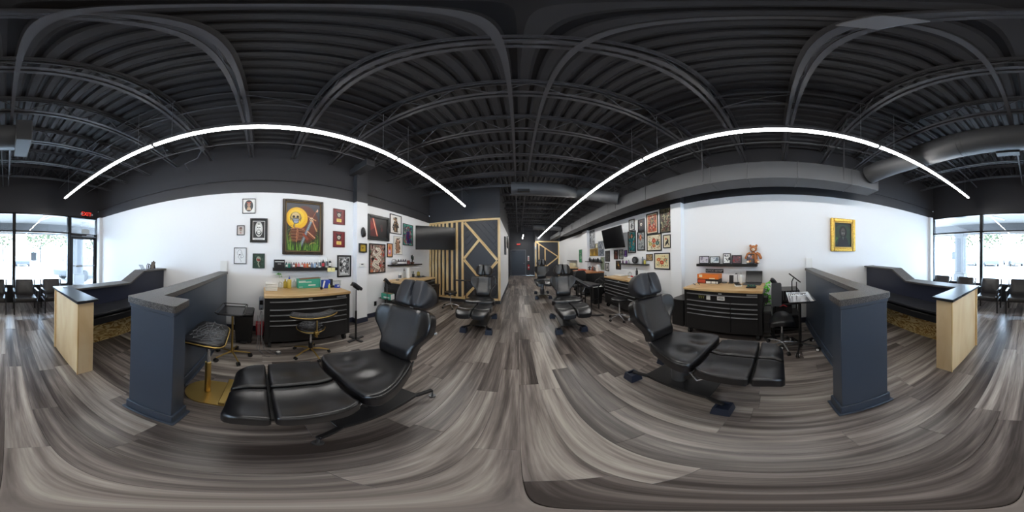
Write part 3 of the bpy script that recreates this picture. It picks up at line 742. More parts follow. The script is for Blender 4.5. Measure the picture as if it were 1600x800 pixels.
# ================================================================ TREATMENT CHAIRS
def treatment_chair(label, loc, rz, boots=True, arm=None, lift=0.0, tilt=24, headmat=None, htilt=5):
    T = thing('treatment_chair', label, 'treatment chair', (loc[0], loc[1], 0), rz, 'black vinyl treatment chairs')
    zt = 0.60+lift
    # leg rest: two long pads and two foot pads
    K = 0.94
    def hump(x, y): return -0.020*math.cos((abs(x)-0.155)*10)*max(0.0, 1-((abs(x)-0.155)/0.17)**4)
    for s in (-1, 1):
        def P(q): return [(y, 0.008, xr) if s > 0 else (y, -xr, -0.008) for y, xr in q]
        m = MB(); m.slab(P([(-0.685, 0.300), (-0.60, 0.312), (-0.50, 0.314), (-0.38, 0.302), (-0.305, 0.275)]), zt-0.085, zt, 0.024, lambda x, y: hump(x, y)-0.012*math.exp(-((y+0.40)/0.07)**2)); m.build('leg_pad', M_LEATHER, T)
        m = MB(); m.slab(P([(-0.905, 0.235), (-0.87, 0.268), (-0.80, 0.290), (-0.70, 0.300)]), zt-0.09, zt-0.002, 0.026, lambda x, y: hump(x, y)-1.3*max(0, -0.79-y)**1.6); m.build('foot_pad', M_LEATHER, T)
        for (ys_, xs_) in (((-0.36, -0.45, -0.52, -0.60, -0.68), (0.300, 0.311, 0.313, 0.311, 0.302)), ((-0.71, -0.78, -0.84, -0.885), (0.300, 0.293, 0.277, 0.250))):
            MB().tube([(s*(xx-0.003), yy, zt-0.017+hump(xx, yy)-1.3*max(0, -0.79-yy)**1.6) for yy, xx in zip(ys_, xs_)], 0.004, 5).build('piping', M_LEATHER, T)
    # seat
    m = MB(); m.slab([(y, -x, x) for y, x in ((-0.29, 0.285), (-0.25, 0.318), (-0.20, 0.325), (-0.10, 0.305), (0.0, 0.27), (0.12, 0.225), (0.20, 0.19), (0.235, 0.16))], zt-0.08, zt+0.02, 0.035,
        lambda x, y: -0.022*math.exp(-((abs(x)-0.13)**2/0.005+(y+0.12)**2/0.008)) + 0.010*math.exp(-(x*x/0.01+(y+0.2)**2/0.02)) + 0.010*(abs(x)/0.3)**2, nx=22); m.build('seat', M_LEATHER, T)
    MB().tube([(x, y, zt+0.002+0.010*(abs(x)/0.3)**2) for x, y in ((0.185, 0.2), (0.222, 0.12), (0.268, 0.0), (0.303, -0.10), (0.322, -0.20), (0.316, -0.25))], 0.004, 5).build('piping', M_LEATHER, T)
    MB().tube([(-x, y, zt+0.002+0.010*(abs(x)/0.3)**2) for x, y in ((0.185, 0.2), (0.222, 0.12), (0.268, 0.0), (0.303, -0.10), (0.322, -0.20), (0.316, -0.25))], 0.004, 5).build('piping', M_LEATHER, T)
    # backrest in its own tilted plane: local y = up the back, local z = towards the sitter
    BM = Matrix.Translation((0, 0.20, zt+0.015)) @ Matrix.Rotation(math.radians(90-tilt), 4, 'X')
    wing = lambda x, y: 0.085*max(0, (abs(x)-0.14)/0.165)**1.8*(0.5+1.0*y) + 0.010*math.cos(y*11) - 0.010*math.exp(-((abs(x)-0.165)/0.022)**2)*min(1, y*4) - 0.03*math.exp(-(y/0.05)**2)
    m = MB(); m.M = BM
    m.slab([(y, -x, x) for y, x in ((0.0, 0.165), (0.06, 0.170), (0.14, 0.182), (0.21, 0.232), (0.27, 0.282), (0.33, 0.298), (0.40, 0.295), (0.445, 0.27), (0.475, 0.215))], -0.07, 0.04, 0.035, wing, nx=26)
    m.build('backrest', M_LEATHER, T)
    m = MB(); m.M = BM
    m.box((0, 0.24, -0.080), (0.24, 0.4, 0.02), 0.004); m.box((0, 0.5, -0.06), (0.04, 0.16, 0.02), 0.004)
    for s in (-1, 1): m.tube([(s*0.16, 0.0, -0.06), (s*0.175, -0.14, -0.03), (s*0.175, -0.16, 0.0)], 0.008, 6)
    m.build('back_bracket', M_GREYM, T)
    for s in (-1, 1):
        m = MB(); m.M = BM; m.cyl((s*0.298, 0.30, -0.03), (s*0.306, 0.30, -0.03), 0.016, n=14); m.build('side_knob', M_CHROME, T)
    # headrest: two rounded pads meeting in a groove, lower corners folded back
    hm = headmat or M_LEATHG
    q = [(0.492, 0.135), (0.52, 0.168), (0.565, 0.195), (0.62, 0.200), (0.68, 0.178), (0.725, 0.138), (0.742, 0.105)]
    m = MB(); m.M = Matrix.Translation((0, 0.20, zt+0.015)) @ Matrix.Rotation(math.radians(90-tilt+htilt), 4, 'X')
    def hf(x, y):
        low = max(0, 0.62-y)
        return 0.012 - 0.035*math.exp(-(x/(0.010+0.30*low))**2) - 0.05*max(0, (abs(x)-0.10)/0.10)**1.5
    m.slab([(y, -x, x) for y, x in q], -0.06, 0.05, 0.028, hf, nx=40); m.build('headrest_pad', hm, T)
    # mechanism
    m = MB(); m.box((0, -0.02, zt-0.10), (0.30, 0.42, 0.04), 0.01); m.box((0, -0.595, zt-0.10), (0.50, 0.54, 0.03), 0.006)
    m.box((0, -0.02, zt-0.14), (0.14, 0.22, 0.05), 0.01)
    for s in (-1, 1): m.bar((s*0.10, -0.30, zt-0.15), (s*0.10, -0.12, 0.22), 0.012, 0.05, 0.003)
    m.build('lift_frame', M_BLACKM, T)
    m = MB(); m.cyl((0, 0, 0.10), (0, 0, zt-0.13), 0.065, n=28); m.build('column', M_STEEL, T)
    m = MB(); m.cyl((0, 0, 0.10), (0, 0, 0.28), 0.085, n=28); m.build('column_sleeve', M_GREYM, T)
    m = MB(); m.tube([(0.14, -0.16, zt-0.17), (0.15, -0.26, zt-0.30), (0.11, -0.50, zt-0.13)], 0.008, 6); m.build('lever', M_CHROME, T); MB().tube([(-0.14, -0.16, zt-0.17), (-0.15, -0.26, zt-0.30), (-0.11, -0.50, zt-0.13)], 0.008, 6).build('lever', M_CHROME, T)
    # base
    m = MB(); bp = [(-0.175, -0.34), (-0.24, -0.50), (-0.21, -0.51), (-0.15, -0.37), (0.15, -0.37), (0.21, -0.51), (0.24, -0.50), (0.175, -0.34), (0.175, 0.26), (0.24, 0.40), (0.21, 0.41), (0.15, 0.30), (-0.15, 0.30), (-0.21, 0.41), (-0.24, 0.40), (-0.175, 0.26)]
    m.box((0, -0.04, 0.105), (0.35, 0.66, 0.012), 0.003)
    for s in (-1, 1):
        m.box((s*0.17, -0.04, 0.095), (0.012, 0.66, 0.035), 0.002)
        m.bar((s*0.165, -0.35, 0.095), (s*0.24, -0.50, 0.115), 0.035, 0.03, 0.003); m.bar((s*0.165, 0.27, 0.095), (s*0.24, 0.40, 0.115), 0.035, 0.03, 0.003)
    m.build('base_plate', M_BLACKM, T)
    for (fx, fy) in ((-0.24, -0.5), (0.24, -0.5), (-0.24, 0.4), (0.24, 0.4)):
        if boots:
            m = MB(); w0, w1 = 0.066, 0.054
            vs = [(fx+i*w0, fy+j*w0, 0.0) for i, j in ((-1, -1), (1, -1), (1, 1), (-1, 1))]+[(fx+i*w0, fy+j*w0, 0.018) for i, j in ((-1, -1), (1, -1), (1, 1), (-1, 1))]
            vs += [(fx+i*w1, fy+j*w1, 0.105) for i, j in ((-1, -1), (1, -1), (1, 1), (-1, 1))]+[(fx+i*w1*0.7, fy+j*w1*0.7, 0.105) for i, j in ((-1, -1), (1, -1), (1, 1), (-1, 1))]+[(fx+i*w1*0.7, fy+j*w1*0.7, 0.075) for i, j in ((-1, -1), (1, -1), (1, 1), (-1, 1))]
            fs = [(3, 2, 1, 0)]
            for L_ in range(4):
                for k2 in range(4): fs.append((L_*4+k2, L_*4+(k2+1) % 4, L_*4+4+(k2+1) % 4, L_*4+4+k2))
            fs.append((16, 17, 18, 19)); m.add(vs, fs); m.build('caster_boot', M_RUBBER, T)
        else:
            m = MB(); m.cyl((fx, fy, 0.0), (fx, fy, 0.02), 0.028, n=14); m.cyl((fx, fy, 0.02), (fx, fy, 0.10), 0.009, n=8); m.build('levelling_foot', M_GREYM, T)
    if arm:
        for s in arm:
            m = MB(); m.box((s*0.27, 0.17, zt+0.12), (0.03, 0.04, 0.36), 0.004); m.bar((s*0.27, 0.17, zt+0.27), (s*0.40, 0.05, zt+0.27), 0.03, 0.03, 0.004); m.build('arm_bracket', M_BLACKM, T)
            o = rnd_poly([(s*0.34, 0.20), (s*0.48, 0.20), (s*0.50, -0.28), (s*0.40, -0.30)], 0.04, 4)
            if s < 0: o = o[::-1]
            m = MB(); m.pad(o, zt+0.27, zt+0.33, 0.01, 0.02, lambda x, y: 0.25*(y+0.05)); m.build('arm_pad', M_LEATHG, T)
    return T
treatment_chair('treatment chair nearest the big skeleton painting, its leg pads towards the gold bar stool', (-0.90, 0.74), 0.02, boots=False, tilt=24, htilt=-3)
treatment_chair('treatment chair beside the teddy bear workbench, standing on navy rubber boots', (1.26, 0.84), -0.03, boots=True, tilt=26, headmat=M_LEATHG)
treatment_chair('treatment chair in front of the pine slatted wall', (-0.80, 3.44), 0.03, boots=True, tilt=18, headmat=M_LEATHER)
treatment_chair('middle treatment chair opposite the colourful prints, its foot pads towards the viewer', (1.0, 3.38), -0.08, boots=True, tilt=18, headmat=M_LEATHER)
treatment_chair('farthest treatment chair, in front of the hallway fire extinguisher', (0.92, 6.25), -0.06, boots=True, tilt=14, lift=0.08, headmat=M_LEATHER)
# flat tray arm beside the third chair
def arm_stand(label, x, y, zh, rz, pitch, padlen=0.24, group='tattoo arm rests on stands'):
    T = thing('arm_rest_stand', label, 'arm rest', (x, y, 0), rz, group)
    m = MB(); m.box((0, 0, 0.012), (0.30, 0.05, 0.022), 0.004); m.box((0, 0, 0.012), (0.05, 0.34, 0.022), 0.004); m.build('base', M_BLACKM, T)
    m = MB(); m.cyl((0, 0, 0.02), (0, 0, zh*0.58), 0.018, n=12); m.build('outer_post', M_BLACKM, T)
    m = MB(); m.cyl((0, 0, zh*0.58), (0, 0, zh-0.04), 0.009, n=10); m.build('inner_post', M_GREYM, T)
    m = MB(); m.M = Matrix.Translation((0, 0, zh)) @ Matrix.Rotation(pitch, 4, 'X')
    o = rnd_poly([(-0.035, -padlen/2), (0.035, -padlen/2), (0.05, padlen/2), (-0.05, padlen/2)], 0.025, 3)
    m.pad(o, 0.0, 0.05, 0.006, 0.02); m.build('arm_pad', M_LEATHG, T)
    m = MB(); m.M = Matrix.Translation((0, 0, zh)) @ Matrix.Rotation(pitch, 4, 'X'); m.box((0, 0, -0.012), (0.04, 0.14, 0.024), 0.004); m.cyl((-0.04, -padlen/2+0.02, -0.01), (0.04, -padlen/2+0.02, -0.01), 0.012, n=10); m.build('tilt_bracket', M_BLACKM, T)
    return T
arm_stand('slim black arm rest stand right of the painting-side workbench', -2.30, 1.50, 1.0, 0.2, -0.6)
arm_stand('slim black arm rest stand between the white column and the second workbench', -2.72, 2.62, 0.93, 0.1, -0.75)

# ================================================================ COUNTERS
def lcounter(name, label, s, px0, px1, y0, y1, ywall0, ywall1, xw):
    """half-height partition: long part to the side wall, short end post"""
    T = thing(name, label, 'partition', (0, 0, 0), 0, 'slate blue half-height partitions')
    b = MB(); xm = (px0+px1)/2
    b.box((xm, (y0+y1)/2, 0.58), (abs(px1-px0), y1-y0, 1.16), 0.003)
    b.box(((px1+xw)/2, (ywall0+ywall1)/2, 0.58), (abs(xw-px1), ywall1-ywall0, 1.16), 0.003); b.build('body', M_NAVY, T)
    m = MB(); m.box((xm, (y0+y1)/2, 0.065), (abs(px1-px0)+0.03, y1-y0+0.03, 0.13), 0.006); m.box((xm, (y0+y1)/2, 0.01), (abs(px1-px0)+0.07, y1-y0+0.07, 0.02), 0.006)
    m.box(((px1+xw)/2, (ywall0+ywall1)/2, 0.065), (abs(xw-px1)-0.01, ywall1-ywall0+0.03, 0.13), 0.006)
    m.box(((px1+xw)/2, (ywall0+ywall1)/2, 0.01), (abs(xw-px1)-0.01, ywall1-ywall0+0.07, 0.02), 0.006); m.build('base_moulding', M_NAVY, T)
    m = MB(); m.box((xm, (y0+y1)/2, 1.155), (abs(px1-px0)+0.016, y1-y0+0.016, 0.03), 0.004); m.build('top_trim', M_NAVY, T)
    pts = [(px0-s*0.02, y0-0.02), (xw, ywall0-0.02), (xw, ywall1+0.02), (px1+s*0.02, ywall1+0.02), (px1+s*0.02, y1+0.02), (px0-s*0.02, y1+0.02)]
    pts = rnd_poly(pts, [0.02, 0.001, 0.001, 0.01, 0.02, 0.02], 3)
    if s < 0: pts = pts[::-1]
    m = MB(); m.prism(pts, 1.17, 1.213); m.build('stone_top', M_STONE, T)
    return T
lcounter('partition_counter', 'slate blue half wall with speckled stone top behind the gold bar stool', -1, -0.79, -0.94, -0.815, -0.47, -0.815, -0.675, XL)
lcounter('partition_counter', 'slate blue half wall with speckled stone top beside the shiny steel tray', 1, 0.93, 1.09, -0.77, -0.40, -0.79, -0.655, XR)
def desk(s, label):
    xw = XL if s < 0 else XR
    T = thing('reception_desk', label, 'reception desk', (0, 0, 0), 0, 'reception desks by the entrance')
    S = abs; x0 = s*0.72; x1 = s*0.90; q = 0.06 if s > 0 else 0.0
    x0 += q+0.0; x1 += q*1.2
    xm = (x0+x1)/2
    m = MB(); m.box((xm, -1.875, 0.50), (abs(x1-x0), 0.76, 1.0), 0.002); m.build('end_cabinet', M_MAPLE, T)
    MB().box((x0-s*0.008, -2.262, 0.5), (0.018, 0.03, 1.0)).build('edge_strip', M_PINE, T); MB().box((x0-s*0.002, -1.50, 0.5), (0.012, 0.014, 1.0)).build('edge_strip', M_PINE, T)
    # knee wall in front, raised at the wall side
    xs = s*1.98; xt = s*2.34
    fb = MB(); fb.M = Matrix.Translation((0, -2.13, 0)) @ Matrix.Rotation(PI/2, 4, 'X')
    pts = [(x1, 0.66), (xw, 0.66), (xw, 1.17), (xt, 1.17), (xs, 0.985), (x1, 0.985)]
    if s < 0: pts = pts[::-1]
    fb.prism(pts, 0.0, 0.10); fb.build('front_wall', M_NAVYD if s < 0 else M_NAVYD, T)
    m = MB(); m.box(((x1+xw)/2, -2.16, 0.26), (abs(xw-x1), 0.02, 0.52)); m.build('plywood_panel', M_PLY, T)
    m = MB(); m.box(((x1+xw)/2, -2.20, 0.34), (abs(xw-x1), 0.05, 0.68)); m.build('outer_panel', M_NAVY, T)
    # tops
    m = MB(); 
    m.box((xm, -1.885, 1.008), (abs(x1-x0)+0.07, 0.86, 0.03), 0.004)
    m.build('end_top', M_STONEB, T)
    m = MB(); m.box(((x1+xs)/2+s*0.02, -2.19, 1.008), (abs(xs-x1)+0.0, 0.26, 0.03), 0.004)
    m.bar((xs, -2.19, 1.003), (xt, -2.19, 1.197), 0.26, 0.03, 0.003)
    m.box(((xt+xw)/2, -2.19, 1.20), (abs(xw-xt), 0.26, 0.03), 0.004); m.build('counter_top', M_STONE, T)
    m = MB(); m.box(((x1+xw)/2, -1.98, 0.70), (abs(xw-x1)-0.005, 0.46, 0.03), 0.003); m.build('desk_surface', M_STONEB, T)
    m = MB(); m.box(((x1+xw)/2, -1.93, 0.60), (abs(xw-x1)-0.005, 0.36, 0.10), 0.003); m.build('keyboard_shelf', M_BLACKM, T)
    MB().box(((x1+xw)/2+s*0.5, -1.90, 0.34), (0.03, 0.36, 0.68), 0.003).build('support', M_BLACKM, T); MB().box((xw-s*0.02, -1.98, 0.345), (0.03, 0.44, 0.66), 0.003).build('support', M_BLACKM, T)
desk(-1, 'pale maple ended reception desk on the exit door side, books on its raised top')
desk(1, 'pale maple ended reception desk on the gilt portrait side, with bare black top')
# things on the left desk
T = thing('book_stand', 'dark wooden book easel at the wall end of the raised desk top', 'stand', (-2.84, -2.19, 1.216), 0.2)
MB().bar((0, 0, 0.0), (0.07, 0.0, 0.17), 0.03, 0.014).bar((0.16, 0, 0.0), (0.07, 0, 0.15), 0.09, 0.012).build('frame', M_FRAMEW, T)
T = thing('sunglasses_rack', 'small black arched rack on the raised desk top', 'rack', (-2.6, -2.19, 1.216), 0.1)
MB().tube([(-0.05, 0, 0), (-0.03, 0, 0.10), (0, 0, 0.12), (0.04, 0, 0.08), (0.05, 0, 0)], 0.008, 6).tube([(-0.05, 0.04, 0), (-0.03, 0.04, 0.09), (0, 0.04, 0.11), (0.04, 0.04, 0.08), (0.05, 0.04, 0)], 0.008, 6).build('frame', M_BLACK, T)
T = thing('card_holder', 'clear slanted card holder on the raised desk top', 'card holder', (-2.42, -2.19, 1.216), 0.1)
MB().bar((-0.05, 0, 0.0), (0.05, 0, 0.10), 0.10, 0.006).build('plate', M_CLEARP, T); MB().box((0, 0, 0.006), (0.1, 0.1, 0.01)).build('foot', M_CLEARP, T)
T = thing('candle_jar', 'small white jar with a black lid on the desk surface near the wall', 'jar', (-2.62, -1.9, 0.716))
MB().cyl((0, 0, 0), (0, 0, 0.10), 0.045, n=20).build('jar', M_WHITEP, T); MB().cyl((0, 0, 0.10), (0, 0, 0.115), 0.03, n=16).build('lid', M_BLACK, T)
T = thing('paper_stack', 'loose white papers on the desk surface beside the small jar', 'paper', (-2.40, -1.93, 0.716)); MB().box((0, 0, 0.02), (0.2, 0.15, 0.04), 0.003).build('sheets', M_PAPER, T)
T = thing('coaster', 'small round coaster on the black end top of the left desk', 'coaster', (-0.84, -2.2, 1.024)); MB().cyl((0, 0, 0), (0, 0, 0.006), 0.035, n=20).build('disc', M_STEEL, T)
# acrylic sign holders with their cards (code left out)
for (x, y, rz, l) in ((-3.06, -0.735, LW, 'clear holder with a blank white card on the stone top behind the bar stool'), (3.31, -0.72, RW, 'clear holder with a blank white card on the stone top near the gilt portrait')):
    T = thing('sign_holder', l, 'card holder', (x, y, 1.214), rz, 'white counter cards at the wall')
    MB().box((0, 0, 0.105), (0.13, 0.004, 0.20), 0.001).build('card', M_WHITEP, T); MB().box((0, 0, 0.004), (0.14, 0.06, 0.006), 0.001).build('foot', M_CLEARP, T)

# ================================================================ WAITING CHAIRS
def armchair(label, x, rz=PI):
    T = thing('waiting_armchair', label, 'armchair', (x, -4.12, 0), rz, 'black leather armchairs along the window')
    # local: front = -y ; rotated by PI so the chair faces into the room
    for s in (-1, 1):
        m = MB(); xx = s*0.285
        m.box((xx, -0.27, 0.29), (0.03, 0.045, 0.58), 0.004); m.box((xx, 0.20, 0.26), (0.03, 0.045, 0.52), 0.004); m.box((xx, -0.035, 0.325), (0.028, 0.45, 0.04), 0.004)
        m.bar((xx, 0.20, 0.50), (xx, 0.31, 0.80), 0.03, 0.04, 0.004); m.build('side_frame', M_BLACKM, T)
        m = MB(); m.box((xx, -0.06, 0.592), (0.05, 0.44, 0.022), 0.006); m.build('arm_rest', M_LEATHER, T)
    MB().box((0, -0.25, 0.33), (0.56, 0.03, 0.04), 0.004).build('cross_bar', M_BLACKM, T); MB().box((0, 0.2, 0.30), (0.56, 0.03, 0.04), 0.004).build('cross_bar', M_BLACKM, T)
    o = rnd_poly([(-0.265, -0.29), (0.265, -0.29), (0.265, 0.20), (-0.265, 0.20)], 0.05, 4)
    m = MB(); m.pad(o, 0.345, 0.43, 0.012, 0.03, lambda x, y: -0.02*math.cos(x*5.5)*math.cos((y+0.04)*5)); m.build('seat', M_LEATHW, T)
    o = rnd_poly([(-0.245, 0.0), (0.245, 0.0), (0.235, 0.44), (-0.235, 0.44)], 0.04, 4)
    m = MB(); m.M = Matrix.Translation((0, 0.13, 0.40)) @ Matrix.Rotation(math.radians(72), 4, 'X'); m.pad(o, -0.05, 0.05, 0.02, 0.035, lambda x, y: 0.006*math.sin(x*38+y*21)+0.005*math.sin(y*60-x*12)); m.build('back_cushion', M_LEATHW, T)
for x, l in ((-1.24, 'armchair under the left window, partly behind the desk on the exit side'), (-0.49, 'armchair in front of the window mullion, facing the aisle on the exit side'), (0.28, 'armchair in the middle of the row, at the centre of the entrance aisle'), (1.07, 'armchair in front of the second window mullion, partly behind the right desk end'), (1.82, 'armchair mostly hidden behind the right desk, under the porch column'), (2.60, 'armchair nearest the right wall, only its back showing over the desk')):
    armchair(l, x)

# ================================================================ TOOL CHESTS
def chest(label, x, y, rz, W_, D_, cols, top=M_BUTCHER, H=0.93, handles='strip', group='black rolling tool chests with wooden tops', lidplate=True):
    T = thing('tool_chest', label, 'tool chest', (x, y, 0), rz, group)
    m = MB(); m.box((0, D_/2, (0.13+H-0.045)/2), (W_, D_, H-0.045-0.13), 0.006)
    m.build('body', M_BLACKM, T)
    m = MB(); m.box((0, D_/2, H-0.022), (W_+0.02, D_+0.03, 0.042), 0.006); m.build('wood_top', top, T)
    for (x0, x1, z0, z1) in cols:
        d = MB().box(((x0+x1)/2, -0.008, (z0+z1)/2), (x1-x0-0.008, 0.018, z1-z0-0.008), 0.003).build('drawer', M_BLACKM, T)
        if handles == 'strip':
            MB().box(((x0+x1)/2, -0.026, z1-0.016), (x1-x0-0.012, 0.02, 0.012), 0.003).build('handle', M_HANDLE, d)
        else:
            MB().box(((x0+x1)/2, -0.026, z1-0.02), ((x1-x0)*0.5, 0.02, 0.014), 0.003).build('handle', M_STEEL, d)
    if lidplate:
        MB().box((W_/2-0.16, -0.003, H-0.075), (0.17, 0.006, 0.028), 0.004).build('name_plate', M_HANDLE, T)
        MB().box((0.0, -0.004, H-0.075), (0.06, 0.01, 0.022), 0.003).build('latch', M_STEEL, T)
    for i in (-1, 1):
        for j in (0.07, D_-0.07):
            c = MB(); c.cyl((i*(W_/2-0.08)-0.02, j, 0.06), (i*(W_/2-0.08)+0.02, j, 0.06), 0.06, n=20); c.box((i*(W_/2-0.08), j, 0.118), (0.06, 0.08, 0.02), 0.003)
            cc = c.build('caster', M_TYRE, T); h = MB(); h.cyl((i*(W_/2-0.08)-0.023, j, 0.06), (i*(W_/2-0.08)+0.023, j, 0.06), 0.02, n=12); h.build('hub', M_GREYM, cc)
    return T
Z = [0.845, 0.73, 0.615, 0.53, 0.445, 0.19+0.0]
def rows(x0, x1, zs): return [(x0, x1, zs[i+1], zs[i]) for i in range(len(zs)-1)]
chest('black tool chest under the skeleton painting, green carton on its oak top', -2.38, 0.735, LW, 1.38, 0.68, rows(-0.62, 0.62, [0.845, 0.72, 0.63, 0.54, 0.455, 0.16]) )
chest('black tool chest under the teddy bear shelf, laptop on its oak top', 2.52, 0.88, RW, 1.37, 0.76, [(-0.62, 0.62, 0.72, 0.845)]+rows(-0.62, 0.18, [0.72, 0.63, 0.55, 0.47, 0.16])+rows(0.18, 0.62, [0.72, 0.63, 0.55, 0.47, 0.16]))
t3 = chest('black tool chest beside the pine slatted wall, half behind a treatment chair headrest', -2.41, 3.58, LW, 1.46, 0.64, rows(-0.66, 0.66, [0.845, 0.74, 0.65, 0.56, 0.47, 0.16]))
chest('black tool chest under the colourful framed prints with a chrome stool in front', 2.44, 3.46, RW, 1.44, 0.66, rows(-0.66, 0.66, [0.845, 0.74, 0.65, 0.56, 0.47, 0.16]))
chest('black drawer bench with reddish wood top below the gold triangle picture', 2.42, 6.25, RW, 1.4, 0.80, rows(-0.66, 0.66, [0.845, 0.70, 0.55, 0.40, 0.16]), top=M_BUTCHR, handles='small', lidplate=False)
chest('farthest workbench with pale top near the triangle-patterned wall', 2.62, 9.1, RW, 1.4, 0.62, rows(-0.66, 0.66, [0.845, 0.70, 0.55, 0.40, 0.16]), handles='small', lidplate=False)
# side shelf with the green box on the third chest (hangs on its near end)
T = thing('side_shelf', 'angled black shelf on the near end of the slatted-wall tool chest', 'shelf', (-2.80, 2.76, 0.50))
MB().box((0, -0.01, 0.0), (0.5, 0.20, 0.015), 0.003).box((0, 0.08, 0.13), (0.5, 0.012, 0.26), 0.003).build('tray', M_BLACKM, T)
T = thing('glove_box', 'green and white carton on the angled side shelf', 'box', (-2.80, 2.72, 0.508), 0.1)
b = MB(); b.use(M_GREENB).box((0, 0, 0.07), (0.30, 0.13, 0.14), 0.003); b.use(M_PAPER).box((0.02, -0.0665, 0.05), (0.18, 0.002, 0.03)); b.use(M_PAPER).box((0.152, 0, 0.07), (0.003, 0.13, 0.13)); b.build('carton', None, T); MB().box((0, 0, 0.142), (0.26, 0.11, 0.006)).build('lid', M_CARD, T)
# dark low cabinet between chair and column
single(MB().box((3.00, 1.875, 0.29), (0.5, 0.28, 0.58), 0.006).box((3.00, 1.875, 0.585), (0.52, 0.30, 0.02), 0.004), 'side_cabinet', M_BLACKM, 'low black cabinet standing beside the white column on the teddy bear side', 'cabinet')

# ================================================================ STOOLS
def star_base(T, r, z, m_leg, n=5, wheel=0.028, ph=0.3, h0=0.09, wm=M_TYRE):
    for i in range(n):
        a = ph+2*PI*i/n; ca, sa = math.cos(a), math.sin(a)
        MB().tube([(0.02*ca, 0.02*sa, h0+0.02), (r*0.5*ca, r*0.5*sa, h0+0.01), (r*ca, r*sa, 2*wheel+0.012)], [0.014, 0.012, 0.009], 8).build('leg', m_leg, T)
        w = MB(); px, py = r*ca, r*sa
        for s in (-1, 1): w.cyl((px-sa*s*0.008, py+ca*s*0.008, wheel), (px-sa*s*0.02, py+ca*s*0.02, wheel), wheel, n=14)
        w.tube([(px, py, wheel), (px, py, 2*wheel+0.012)], 0.006, 6); w.build('caster', wm, T)
def web_lines(mb, rx, ry, z, fn, n=12, rings=4, r=0.0022):
    for i in range(n):
        a = 2*PI*i/n; mb.tube([(rx*t*math.cos(a), ry*t*math.sin(a), fn(rx*t*math.cos(a), ry*t*math.sin(a))+z) for t in (0.05, 0.35, 0.65, 0.95)], r, 4)
    for k in range(1, rings+1):
        t = k/(rings+0.5); pts = []
        for i in range(n*4):
            a = 2*PI*i/(n*4); sag = 1-0.12*abs(math.sin(a*n/2)); x, y = rx*t*sag*math.cos(a), ry*t*sag*math.sin(a); pts.append((x, y, fn(x, y)+z))
        mb.tube(pts, r, 4, True)
M_STITCH = mat('dark_grey_stitching', (0.13, 0.135, 0.15), 0.4)
# gold bar stool with quilted web seat
T = thing('bar_stool', 'gold bar stool with black spider-web quilted seat beside the blue partition', 'stool', (-1.31, -0.435, 0), 0.0)
sf = lambda x, y: 0.055*(x/0.21)**2*(1 if x < 0 else 0.25) - 0.02*(y/0.2)**2
o = rnd_poly([(-0.20, -0.13), (-0.17, 0.15), (0.15, 0.17), (0.21, 0.12), (0.21, -0.13), (0.15, -0.185), (-0.14, -0.17)], 0.05, 4); o = o[::-1]
MB().pad(o, 0.745, 0.80, 0.006, 0.02, sf).build('seat', M_LEATHER, T)
w = MB(); web_lines(w, 0.195, 0.165, 0.808, sf, 12, 4, 0.0028); w.build('web_stitching', M_STITCH, T)
MB().tube([(x, y, sf(x, y)+0.775) for x, y in [(p[0]*1.02, p[1]*1.02) for p in o]], 0.006, 6, True).build('gold_piping', M_GOLD, T)
MB().box((0, 0, 0.735), (0.2, 0.2, 0.02), 0.004).build('seat_plate', M_BLACKM, T)
MB().cyl((0, 0, 0.42), (0, 0, 0.73), 0.017, n=14).build('inner_post', M_CHROME, T)
MB().cyl((0, 0, 0.02), (0, 0, 0.46), 0.027, n=18).build('outer_post', M_GOLD, T)
pts = [(0.19*math.cos(a), 0.19*math.sin(a)) for a in [math.radians(q) for q in range(90, 271, 10)]]; pts = [(x*1.0, y) for x, y in pts]+[(0.20, -0.19), (0.20, 0.19)]
m = MB(); m.at(rz=PI/2); m.prism(pts, 0.0, 0.012); m.build('base', M_GOLD, T)
m = MB(); m.at(rz=PI/2); m.box((0.17, 0, 0.05), (0.05, 0.40, 0.045), 0.004); m.box((0.19, 0.15, 0.02), (0.04, 0.04, 0.02)); m.box((0.19, -0.15, 0.02), (0.04, 0.04, 0.02)); m.build('foot_bar', M_GOLD, T)
# web stool with curved backrest
T = thing('rolling_stool', 'gold rolling stool with round web seat and curved web backrest before the left tool chest', 'stool', (-2.15, 0.67, 0), 0.0)
star_base(T, 0.26, 0, M_GOLD, 5, 0.022, 0.15)
MB().cyl((0, 0, 0.08), (0, 0, 0.22), 0.03, n=16).build('outer_post', M_BLACKM, T); MB().cyl((0, 0, 0.22), (0, 0, 0.46), 0.015, n=12).build('inner_post', M_CHROME, T)
disc = [(0.195*math.cos(2*PI*i/32), 0.195*math.sin(2*PI*i/32)) for i in range(32)]
MB().pad(disc, 0.45, 0.51, 0.006, 0.022).build('seat', M_LEATHER, T)
w = MB(); web_lines(w, 0.18, 0.18, 0.519, lambda x, y: 0, 12, 4, 0.0025); w.build('web_stitching', M_STITCH, T)
MB().tube([(0.198*math.cos(2*PI*i/32), 0.198*math.sin(2*PI*i/32), 0.478) for i in range(32)], 0.006, 6, True).build('gold_piping', M_GOLD, T)
m = MB(); m.bar((0.10, 0, 0.44), (0.25, 0, 0.44), 0.035, 0.012).bar((0.25, 0, 0.435), (0.25, 0, 0.70), 0.012, 0.035); m.box((0.25, 0, 0.50), (0.05, 0.05, 0.04), 0.004); m.build('back_bracket', M_GOLD, T)
arc = []
for i in range(17):
    a = math.radians(-58+116*i/16); arc.append((0.10+0.30*math.cos(a)-0.10, 0.38*math.sin(a)))
outer = arc; inner = [(x-0.12, y*0.82) for x, y in arc][::-1]
MB().pad(rnd_poly(outer+inner, 0.01, 2), 0.70, 0.76, 0.004, 0.018, c=(0.22, 0)).build('backrest', M_LEATHER, T)
w = MB()
